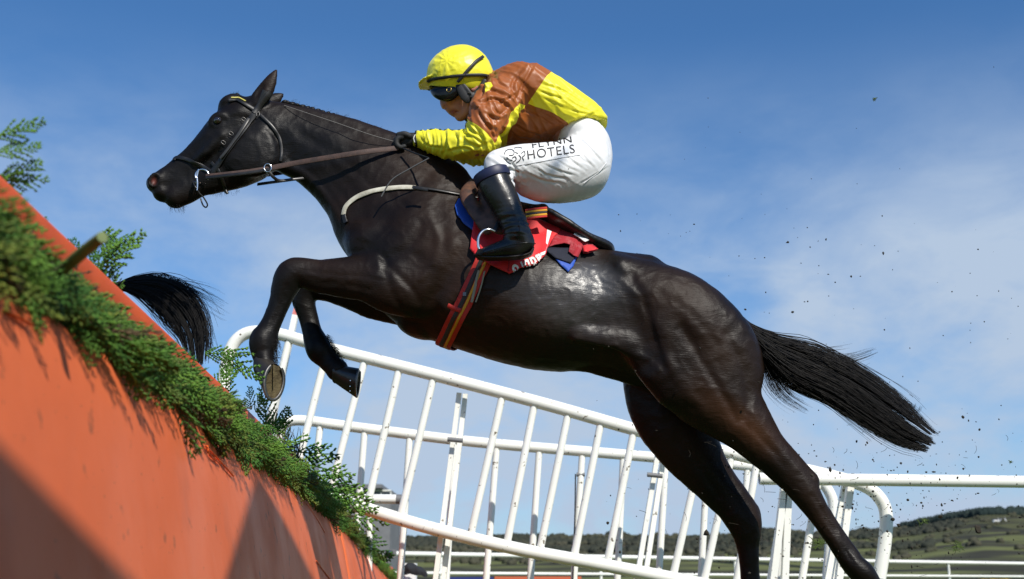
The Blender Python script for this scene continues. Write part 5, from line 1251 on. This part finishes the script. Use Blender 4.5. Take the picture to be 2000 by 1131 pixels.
amp = .0022+.0035*sh+.002*arm
r1 = ridged(v+wp*1.6, (7.5, 7.5, 7.5), 5); r1 = np.sign(r1)*abs(r1)**1.6; r2 = ridged(v+wp*.7, (24, 24, 24), 15)**3
# folds running across the sleeve, and long ones down the back
fo = ridged(np.stack([v[:, 0]*1.0+v[:, 2]*.35, v[:, 1]*.3, v[:, 2]*.25], 1)+wp*.5, (34, 20, 20), 8)**3
bk = ridged(np.stack([v[:, 0]*.3+v[:, 2]*.3, v[:, 1]*.5, v[:, 2]*1.0+v[:, 0]*.9], 1)+wp*.6, (14, 14, 20), 28)**3
v = v+nj*(amp*(r1*1.3+r2*.22)+arm*fo*.008+(1-arm)*bk*.0055)[:, None]
def z2(*p): return [(750+p[i]/3.232, 70+p[i+1]/3.232) for i in range(0, len(p), 2)]
for pts, w_, d_ in ((z2(640, 345, 700, 350, 770, 385), 4, .012), (z2(612, 440, 690, 402, 770, 440, 790, 470), 4, .014), (z2(760, 470, 730, 500, 690, 470), 3.5, .012), (z2(598, 480, 640, 560, 700, 600), 4, .014),
    (z2(640, 500, 700, 530, 740, 520), 3.5, .010), (z2(700, 250, 730, 300, 800, 330), 4, .009), (z2(870, 215, 810, 310, 840, 400), 4, .012), (z2(935, 200, 870, 320, 830, 420), 3.5, .010), (z2(650, 285, 625, 350, 600, 420), 3.5, .012),
    (z2(560, 560, 610, 620, 640, 690), 3.5, .010), (z2(660, 590, 700, 640, 710, 600), 3.5, .010), (z2(800, 500, 760, 580, 720, 640), 4, .010), (z2(830, 430, 810, 500, 790, 600), 3, .008), (z2(720, 430, 780, 400, 830, 370), 3, .008),
    (z2(990, 300, 1070, 330, 1160, 360), 2.6, .005), (z2(975, 345, 1050, 375, 1130, 400), 2.6, .005), (z2(1080, 325, 1180, 380, 1260, 430), 2.6, .005), (z2(1000, 390, 1090, 430, 1180, 460), 2.6, .004), (z2(1120, 450, 1210, 480, 1310, 500), 2.6, .005),
    (z2(1240, 590, 1290, 540, 1390, 535), 3.5, .009), (z2(1200, 540, 1260, 520, 1350, 480), 3, .006), (z2(1020, 500, 1100, 540, 1180, 590), 3, .005), (z2(860, 470, 960, 500, 1060, 560), 3, .005), (z2(820, 560, 900, 600, 1000, 640), 3, .006), (z2(800, 600, 860, 640, 960, 660), 3, .006),
    (z2(480, 600, 560, 640, 640, 690), 3, .009), (z2(430, 600, 470, 660, 460, 730), 3, .008), (z2(390, 610, 400, 680, 380, 740), 3, .008), (z2(350, 620, 360, 690, 345, 740), 3, .007), (z2(300, 620, 310, 680, 300, 730), 2.6, .007), (z2(260, 620, 262, 680, 270, 735), 2.6, .007), (z2(540, 560, 560, 600, 620, 640), 3, .009), (z2(500, 650, 580, 700, 650, 680), 3.5, .010), (z2(230, 640, 280, 690, 380, 710), 2.4, .006), (z2(400, 730, 500, 710, 600, 740), 3, .008)):
    v = carve_mesh(v, nj, q, pts, w_*.8, d_*.85)
Y1 = polysd(q, [(1069, 147), (1031, 202), (1058, 212), (1082, 220), (1108, 238), (1122, 262), (1134, 290), (1210, 300), (1200, 150), (1120, 110)])
Y2 = polysd(q, [(917, 236), (934, 246), (952, 262), (966, 280), (975, 330), (780, 330), (780, 200), (905, 200)])
Y3 = polysd(q, [(1012, 202), (1027, 206), (1012, 221), (1003, 236), (992, 262), (986, 300), (963, 285), (972, 268), (986, 254), (994, 236), (997, 220)])
Y4 = polysd(q, [(949, 166), (960, 163), (963, 170), (953, 178), (949, 186)])
yel = np.maximum.reduce([Y1, Y2, Y3, Y4])
mk('silk_jacket', v, f, m_silk, rd, attrs=dict(yellow=yel)); JB = bvh(v, f)
v_, f_ = strap(JB, [(818, 262), (813, 272), (815, 284)], .010, .004, .003)

# ---- breeches
fb = Field((P(930, 300)[0], HY-.40, P(900, 420)[2]), (P(1215, 300)[0], HY+.40, P(900, 235)[2]), .0056)
fb.chain([(1132, 268, 44, 1.5), (1146, 292, 47, 1.75), (1142, 316, 52, 1.75), (1128, 330, 54, 1.5)], .03)
for s in (-1, 1):
    fb.chain([(1138, 318, 55, 1.0, s*.11), (1100, 328, 54, .95, s*.165), (1060, 324, 46, .9, s*.22), (1020, 318, 37, .9, s*.27), (990, 318, 31, .9, s*.30), (972, 322, 27, .9, s*.315), (975, 342, 24, .95, s*.325), (985, 358, 21, 1, s*.33)], .03, n=5)
    fb.chain([(1140, 345, 40, 1.0, s*.09), (1100, 358, 38, 1, s*.13), (1062, 366, 30, 1, s*.17), (1030, 362, 24, 1, s*.20)], .05)
v, f = fb.mesh(); f = outward(v, f); v = relax(v, f, 2); nj = vnormals(v, f)
wp = np.stack([noisev(v, (6, 6, 6), 1), noisev(v, (6, 6, 6), 7), noisev(v, (6, 6, 6), 9)], 1)*.03; q = proj(v)
fan = ridged(np.stack([v[:, 0]*.45+v[:, 2]*.9, v[:, 1]*.4, v[:, 2]*.2-v[:, 0]*.2], 1)+wp, (36, 14, 14), 18)**4
kn = np.exp(-((q[:, 0]-1005)/30)**2-((q[:, 1]-345)/22)**2)
rp = ridged(v+wp, (40, 40, 40), 77)**3
v = v+nj*(fan*.0035*np.exp(-((q[:, 0]-1075)/55)**2-((q[:, 1]-335)/30)**2)+kn*rp*.006+noisev(v, (14, 14, 14), 3)*.0015)[:, None]
for pts, w_, d_ in ((z2(885, 850, 980, 905, 1110, 930), 2.2, .004), (z2(950, 830, 1040, 880, 1150, 900), 2, .0035), (z2(1010, 810, 1100, 850, 1200, 880), 2, .0035), (z2(1080, 780, 1160, 830, 1235, 860), 2, .003), (z2(1130, 740, 1200, 800, 1250, 835), 2, .0035), (z2(1190, 700, 1240, 770, 1300, 810), 2, .0025),
    (z2(1225, 640, 1300, 710, 1370, 790), 2.2, .004), (z2(1190, 655, 1260, 760, 1320, 830), 2, .003), (z2(1290, 620, 1350, 680, 1400, 740), 2, .003), (z2(690, 800, 780, 860, 830, 930), 3, .008), (z2(750, 830, 820, 850, 880, 870), 2.4, .007), (z2(720, 760, 800, 800, 860, 880), 2.4, .005), (z2(790, 830, 800, 890, 850, 930), 2.4, .008), (z2(860, 850, 850, 890, 880, 930), 2.4, .006),
    (z2(1240, 930, 1330, 880, 1410, 830), 1.6, .003), (z2(1380, 600, 1420, 700, 1425, 800), 2, .002)):
    v = carve_mesh(v, nj, q, pts, w_, d_)
mk('breeches', v, f, m_brch, rd); BB = bvh(v, f)
m_ink = mat('black_print', (.012, .012, .015), rough=.6)
br2 = [o for o in rd.children if o.name.startswith('breeches')][0]
text_on(BB, 'HOTELS', 1031, 311, -7.5, 17, 93, .0022, m_ink, br2, 'black_lettering', yo=-.25)
text_on(BB, 'FLYNN', 1040, 290, -8.5, 12, 78, .0022, m_ink, br2, 'black_lettering', yo=-.25)
# small crest with curling lines beside the word
cg = Geo()
for pts in ([(985, 302), (988, 295), (997, 292), (1004, 296), (1002, 303), (994, 304)], [(1000, 309), (1006, 306), (1008, 312), (1002, 316)], [(1008, 318), (1014, 314), (1017, 308), (1013, 303)], [(1018, 300), (1024, 296), (1025, 303), (1020, 307), (1023, 313)], [(990, 307), (995, 312), (1001, 313)], [(1004, 290), (1012, 288), (1020, 290)], [(1006, 298), (1012, 300)], [(984, 308), (990, 316), (998, 320)]):
    p_, u_ = surfpath(BB, pts, .0022, 6, 1); v_, f_ = tube(p_, 1, up=u_, flat=(.0016, .0006), sq=True); cg.add(v_, f_)
cg.build('printed_crest', m_ink, br2, kind='stuff')
# side seam
v_, f_ = strap(BB, [(1184, 318), (1170, 335), (1150, 350), (1140, 358)], .003, .002, .002); mk('seam', v_, f_, m_brch, br2)
v_, f_ = strap(BB, [(1008, 324), (1050, 317), (1100, 308), (1132, 303)], .002, .0016, .0015); mk('print_border', v_, f_, mat('grey_print', (.35, .35, .36), rough=.6), br2)

# ---- boots
def boot(s):
    fb = Field((P(905, 300)[0], HY+s*.36-.12, P(900, 530, HY-.4)[2]), (P(1070, 300)[0], HY+s*.36+.12, P(900, 290)[2]), .0052)
    fb.chain([(955, 328, 31, .95, s*.325), (963, 350, 33, .95, s*.335), (976, 378, 32, .95, s*.345), (990, 405, 29, .95, s*.35), (1002, 432, 26, .95, s*.355), (1010, 455, 26, .95, s*.36)], .02, n=5)
    fb.chain([(1020, 474, 24, .8, s*.36), (1006, 482, 23, .82, s*.36), (980, 488, 18, .95, s*.36), (955, 494, 14, 1.15, s*.36), (938, 498, 10, 1.3, s*.36)], .02)
    fb.plane(P(963, 333, HY+s*.33), np.array([-.35, 0, .93]))
    v, f = fb.mesh(); f = outward(v, f); v = relax(v, f, 1); n_ = vnormals(v, f); q = proj(v)
    an = np.exp(-((q[:, 0]-1000)/40)**2-((q[:, 1]-440)/30)**2)
    fo = ridged(np.stack([v[:, 0]*.2, v[:, 1]*.3, v[:, 2]], 1), (22, 14, 42), 18)**3
    v = v+n_*(an*fo*.006+noisev(v, (16, 16, 16), 4)*.002)[:, None]
    b = mk('boot', v, f, m_boot, rd, label=None)
    sg = Geo(); pts = [(1042, 486), (1036, 497), (1020, 503), (1000, 505), (975, 506), (950, 506), (932, 504)]
    q_ = catmull([P(x, y-1, HY+s*.36) for x, y in pts], 5); vv, ff = tube(q_, 1, up=np.array([(0, -1, 0)]*len(q_)), flat=(.0035, .026), sq=True); sg.add(vv, ff)
    sg.build('boot_sole', mat('boot_sole', (.02, .014, .012), rough=.5), b)
    return b, bvh(v, f)
bn, NB = boot(-1); bf, _ = boot(1)
v_, f_ = wraploop(NB, 962, 345, 70, .040, .006, .005, 60, yo=-.335); mk('navy_boot_band', v_, f_, m_navy, bn)
freetube('boot_welt', [(1046, 476, -.395), (1030, 474, -.425), (1005, 477, -.43), (975, 485, -.43), (945, 493, -.42), (925, 498, -.39)], .0022, m_boot, bn)

# ---- gloves with fingers closed round the reins
def glove(s):
    fg = Field((P(755, 300)[0], HY+s*.08-.09, P(800, 315)[2]), (P(835, 300)[0], HY+s*.08+.09, P(800, 245)[2]), .0034)
    fg.chain([(818, 272, 13, .95, s*.085), (806, 272, 13, .9, s*.083), (795, 274, 15, .8, s*.08), (785, 275, 14, .7, s*.078)], .008)
    for i, (dy, L) in enumerate(((-.030, .9), (-.010, 1.05), (.010, 1.0), (.028, .85))):
        yo = s*.08+dy; a = 780+abs(i-1)*1.5
        fg.chain([(a+4, 268+i, 5.5, 1, yo), (a-6*L, 272+i, 5.6, 1, yo), (a-7*L, 282+i, 5.2, 1, yo), (a+1, 288+i, 5.0, 1, yo), (a+8, 286+i, 4.6, 1, yo)], .003)
    fg.chain([(800, 266, 6, 1, s*.08-.03), (790, 262, 6, 1, s*.08-.035), (778, 263, 5, 1, s*.08-.03)], .004)
    v, f = fg.mesh(); f = outward(v, f); v = relax(v, f, 1); return mk('glove', v, f, m_glove, rd)
gn = glove(-1); glove(1)
v_, f_ = tube([P(815+2*math.sin(t), 271+15*math.cos(t), HY-.085+.034*math.sin(t)) for t in np.linspace(0, 6.28, 24, endpoint=False)], 1, up=None, closed=True, flat=(.009, .003)); mk('glove_cuff', v_, f_, m_str, gn)
freetube('cuff_mark', [(811, 263, -.121), (808, 270, -.124), (810, 278, -.121)], .0018, m_letter, gn)

# ---- helmet in a silk cap with peak
fc_ = Field((P(800, 300)[0], HY-.16, P(800, 190)[2]), (P(980, 300)[0], HY+.16, P(800, 80)[2]), .0048)
fc_.ell(899, 151, 0, 66, 58, .134, 8, .01)
fc_.ell(905, 130, 0, 46, 40, .10, 0, .03)
pc_ = P(897, 181); fc_.d = np.maximum(fc_.d, (-(fc_.ax[2][None, None, :]-pc_[2])-.44*np.abs(fc_.ax[1][None, :, None]-HY)*np.ones_like(fc_.ax[0])[:, None, None]-.03*(fc_.ax[0][:, None, None]-pc_[0])).astype(np.float32))
fc_.ell(900, 214, 0, 54, 52, .108, 0, .006, 'sub')
fc_.chain([(866, 162, 5, 6.0, 0), (848, 161, 4, 8.5, 0), (830, 164, 3, 9.5, 0), (819, 168, 2, 9, 0)], .006)
v, f = fc_.mesh(); f = outward(v, f); v = relax(v, f, 2); n_ = vnormals(v, f); q = proj(v)
wp = np.stack([noisev(v, (9, 9, 9), 1), noisev(v, (9, 9, 9), 7), noisev(v, (9, 9, 9), 9)], 1)*.04
# gathers radiating from the front of the crown
rad = np.arctan2(q[:, 1]-118, q[:, 0]-872)
gat = np.exp(-((q[:, 0]-868)/30)**2-((q[:, 1]-125)/28)**2)
am = np.clip((158-q[:, 1])/10, 0, 1)
v = v+n_*(am*(.0014*ridged(v+wp, (16, 16, 16), 3)**2+gat*.0030*ridged(v+wp, (34, 34, 34), 9)**3+.0016*np.sin(rad*9)*gat))[:, None]
hc = mk('helmet', v, f, m_cap, rd); CBV = bvh(v, f)
v_, f_ = strap(CBV, [(836, 158), (850, 154), (870, 151), (895, 148.5), (915, 147), (940, 147), (957, 150)], .014, .006, .007, sm=2); mk('goggle_strap', v_, f_, m_str, hc); mirror('goggle_strap', v_, f_, m_str, hc)
v_, f_ = strap(CBV, [(942, 112), (928, 122), (913, 138), (903, 150), (894, 160)], .014, .006, .007, sm=2); mk('goggle_strap', v_, f_, m_str, hc); mirror('goggle_strap', v_, f_, m_str, hc)
v_, f_ = strap(CBV, [(958, 150), (950, 154), (930, 157), (905, 158)], .008, .004, .002, sm=3)
# goggles
fg = Field((P(828, 300)[0], HY-.12, P(800, 215)[2]), (P(925, 300)[0], HY+.12, P(800, 145)[2]), .0038)
fg.chain([(886, 176, 15, .45, -.082), (873, 182, 18, .45, -.072), (859, 178, 17, .6, -.042), (854, 173, 15, 1.1, 0), (859, 178, 17, .6, .042), (873, 182, 18, .45, .072), (886, 176, 15, .45, .082)], .008)
fg.ell(852, 168, 0, 13, 10, .055, 0, .01)
fg.chain([(890, 170, 7, 1, -.080), (900, 160, 6, 1, -.095)], .006); fg.chain([(890, 170, 7, 1, .080), (900, 160, 6, 1, .095)], .006)
v, f = fg.mesh(); f = outward(v, f); v = relax(v, f, 1); gg = mk('goggles', v, f, m_gog, rd); GB = bvh(v, f)
c, n_ = hit(GB, 877, 175, .001); n_ = np.array([-.25, -.95, .1]); n_ /= np.linalg.norm(n_); a_ = np.cross(n_, [0, 0, 1]); a_ /= np.linalg.norm(a_); b_ = np.cross(n_, a_)
v_, f_ = tube([c+a_*.0115*math.cos(t)+b_*.0115*math.sin(t) for t in np.linspace(0, 6.28, 24, endpoint=False)], .0016, 8, closed=True); mk('lens_rivet', v_, f_, m_brass, gg)
# helmet harness: ear guard, chin strap, buckles
fg = Field((P(880, 300)[0], HY-.125, P(800, 245)[2]), (P(960, 300)[0], HY+.125, P(800, 150)[2]), .0036)
for s in (-1, 1):
    fg.chain([(895, 160, 7, .35, s*.100), (901, 172, 10, .30, s*.099), (908, 186, 11, .28, s*.094), (912, 196, 7, .28, s*.088)], .003)
    fg.chain([(899, 158, 4, .5, s*.103), (914, 176, 4, .5, s*.101), (921, 188, 5, .5, s*.094)], .002)
    fg.chain([(946, 158, 5, .4, s*.094), (936, 174, 5, .4, s*.093), (923, 187, 5, .5, s*.091)], .002)
    fg.chain([(921, 185, 6, .5, s*.092), (924, 200, 6, .5, s*.080), (925, 214, 6, .6, s*.064), (919, 226, 6, .7, s*.04), (913, 232, 6, .8, 0)], .003)
v, f = fg.mesh(); f = outward(v, f); v = relax(v, f, 1); hn = mk('chin_harness', v, f, m_str, rd); XB = bvh(v, f)
for x, y in ((917, 182), (922, 190), (924, 199)):
    c, n_ = hit(XB, x, y, .002); v_, f_ = tube([c+np.array([-.008, 0, .002]), c+np.array([.008, 0, -.003])], .0022, 8); mk('harness_buckle', v_, f_, m_blk, hn)
# dark hair at the nape
fg = Field((P(900, 300)[0], HY-.11, P(800, 215)[2]), (P(975, 300)[0], HY+.11, P(800, 140)[2]), .0048)
fg.ell(932, 164, 0, 25, 24, .086, 20, .01); fg.ell(915, 176, 0, 17, 28, .12, 0, .004, 'sub')
v, f = fg.mesh(); f = outward(v, f); mk('hair', v, f, mat('brown_hair', (.022, .013, .010), rough=.6, bump=.8, bscale=160), rd)

# ---- whip carried down the horse's shoulder
wh = thing('whip', P(800, 330, HY-.2), 'thin black whip held against the horse shoulder below the glove', 'whip')
freetube('whip_shaft', [(788, 290, -.13), (812, 300, -.17), (838, 309, -.24)], .004, m_blk, wh)
freetube('whip_end', [(838, 309, -.255), (800, 330, -.245), (765, 352, -.235), (745, 384, -.225)], .0034, mat('whip_braid', (.10, .10, .10), rough=.35), wh)
# ---- the leader: quarters and streaming tail beyond the fence
YL = 5.3
lead = thing('horse', P(230, 640, YL), 'dark horse ahead already landing beyond the fence with only its streaming black tail showing', 'horse')
old = HY; HY = YL
def _lead():
    f_ = F2(20, 520, 330, 1000, YL, .42, .016)
    f_.chain([(90, 700, 96, 1.0, 0), (150, 660, 88, 1.0, 0), (195, 625, 62, 1.0, 0)], .05)
    f_.chain([(190, 590, 22, .9, 0), (222, 566, 14, .9, 0), (245, 556, 9, 1, 0)], .03)
    for s in (-1, 1): f_.chain([(165, 700, 84, .6, s*.14), (190, 770, 60, .6, s*.15), (165, 860, 36, .7, s*.15), (175, 930, 24, .8, s*.15), (165, 985, 20, .9, s*.15)], .05)
    v, f = f_.mesh(); f = outward(v, f); v = relax(v, f, 1); mk('body', v, f, m_coat, lead)
_lead(); HY = old
a1, b1 = hair([(226, 560), (262, 558), (312, 572), (352, 604), (378, 650), (384, 700)], [14, 26, 40, 44, 36, 24], 1800, seg=12, r=.0018, Y=YL, dep=.07, wild=.6, seed=13, start=.35)
a2, b2 = hair([(262, 548), (320, 550), (370, 562), (410, 582), (448, 606)], [5, 9, 16, 24, 26], 90, r=.0012, Y=YL, dep=.05, wild=1.1, seed=14, lenr=(.55, 1.05))
a3, b3 = hair([(330, 590), (372, 612), (400, 650), (416, 690)], [16, 22, 18, 14], 90, r=.0012, Y=YL, dep=.05, wild=1.1, seed=15, lenr=(.5, 1.05))
mk('tail', np.concatenate([a1, a2, a3]), np.concatenate([b1, b2+len(a1), b3+len(a1)+len(a2)]), m_hair, lead)

# ---- turf and dirt thrown up behind the horse
m_dirt = mat('flying_soil', (.018, .014, .010), rough=.95, col2=(.035, .028, .016), nscale=60)
m_blade = mat('flying_grass', (.07, .11, .02), rough=.8)
gd = np.random.default_rng(77)
def clod(c, r, sq=1.):
    bm = bmesh.new(); bmesh.ops.create_icosphere(bm, subdivisions=1, radius=1); k = gd.uniform(0, 50); sx = gd.uniform(.5, 1.5, 3)
    v = [np.array(c)+np.array(q.co)*r*sx*(1+.7*noise.noise(q.co*1.7+Vector((k, k, k)))) for q in bm.verts]; f = [[q.index for q in ff.verts] for ff in bm.faces]; bm.free(); return v, f
g = Geo()
for i in range(640):
    if gd.random() < .7: px, py = gd.normal(1690, 130), gd.normal(985, 90)
    else: px, py = gd.uniform(1150, 2000), gd.uniform(400, 1130)
    if py > 1135: continue
    v, f = clod(P(px, py, HY+gd.uniform(-.5, 1.6)), abs(gd.normal(0, .0024))+.0012); g.add(v, f)
for i in range(26):
    px, py = gd.uniform(900, 1990), gd.uniform(120, 700); v, f = clod(P(px, py, HY+gd.uniform(-.5, 1.6)), gd.uniform(.0015, .003)); g.add(v, f)
for i in range(90):
    px, py = gd.normal(1640, 170), gd.normal(985, 90); a_ = gd.uniform(0, 6.28); L = gd.uniform(5, 20); Y = HY+gd.uniform(-.4, 1.5)
    pts = [P(px+L*t*math.cos(a_)+3*math.sin(3*t), py+L*t*math.sin(a_), Y) for t in np.linspace(0, 1, 4)]; v, f = tube(pts, .0008, 4); g.add(v, f)
g.build('flying_dirt', m_dirt, None, kind='stuff')
for (x, y, r, lb) in ((1909, 1034, .018, 'largest brown clod of turf hanging in the air at the far right'), (1823, 922, .008, 'dark clod in the air just above the thick white rail'), (1837, 1009, .008, 'dark clod in the air just right of the curved rail end'), (1673, 862, .006, 'small dark clod in the air above the near hock')):
    v, f = clod(P(x, y, HY+.1), r); mk('turf_clod', v, f, m_dirt, None, smooth=False, label=lb, cat='clod')
for (x, y, n, s, lb) in ((1708, 193, 9, 10, 'dark tuft of torn grass high in the blue sky at the right'), (1598, 1060, 34, 26, 'clump of torn green grass in the air beside the near hind leg'), (1870, 1068, 24, 22, 'torn green grass blades in the air over the hillside at the right'), (1805, 1018, 14, 16, 'curved green blades in the air right of the curved rail end'), (1974, 902, 10, 8, 'tiny tuft of grass in the air above the thick rail at the right')):
    g = Geo()
    for i in range(n):
        a_ = gd.normal(.3, .9); L = gd.uniform(.4, 1)*s; x0_, y0_ = x+gd.normal(0, s*.25), y+gd.normal(0, s*.18)
        pts = [P(x0_+L*t*math.cos(a_), y0_+L*t*math.sin(a_)+4*t*t, HY+.1) for t in np.linspace(-.5, .5, 5)]; v, f = tube(pts, .0012, 4); g.add(v, f)
    v, f = clod(P(x, y, HY+.1), .006); g.add(v, f)
    g.build('grass_tuft', m_blade, None, smooth=False, kind=None, label=lb, cat='grass tuft')
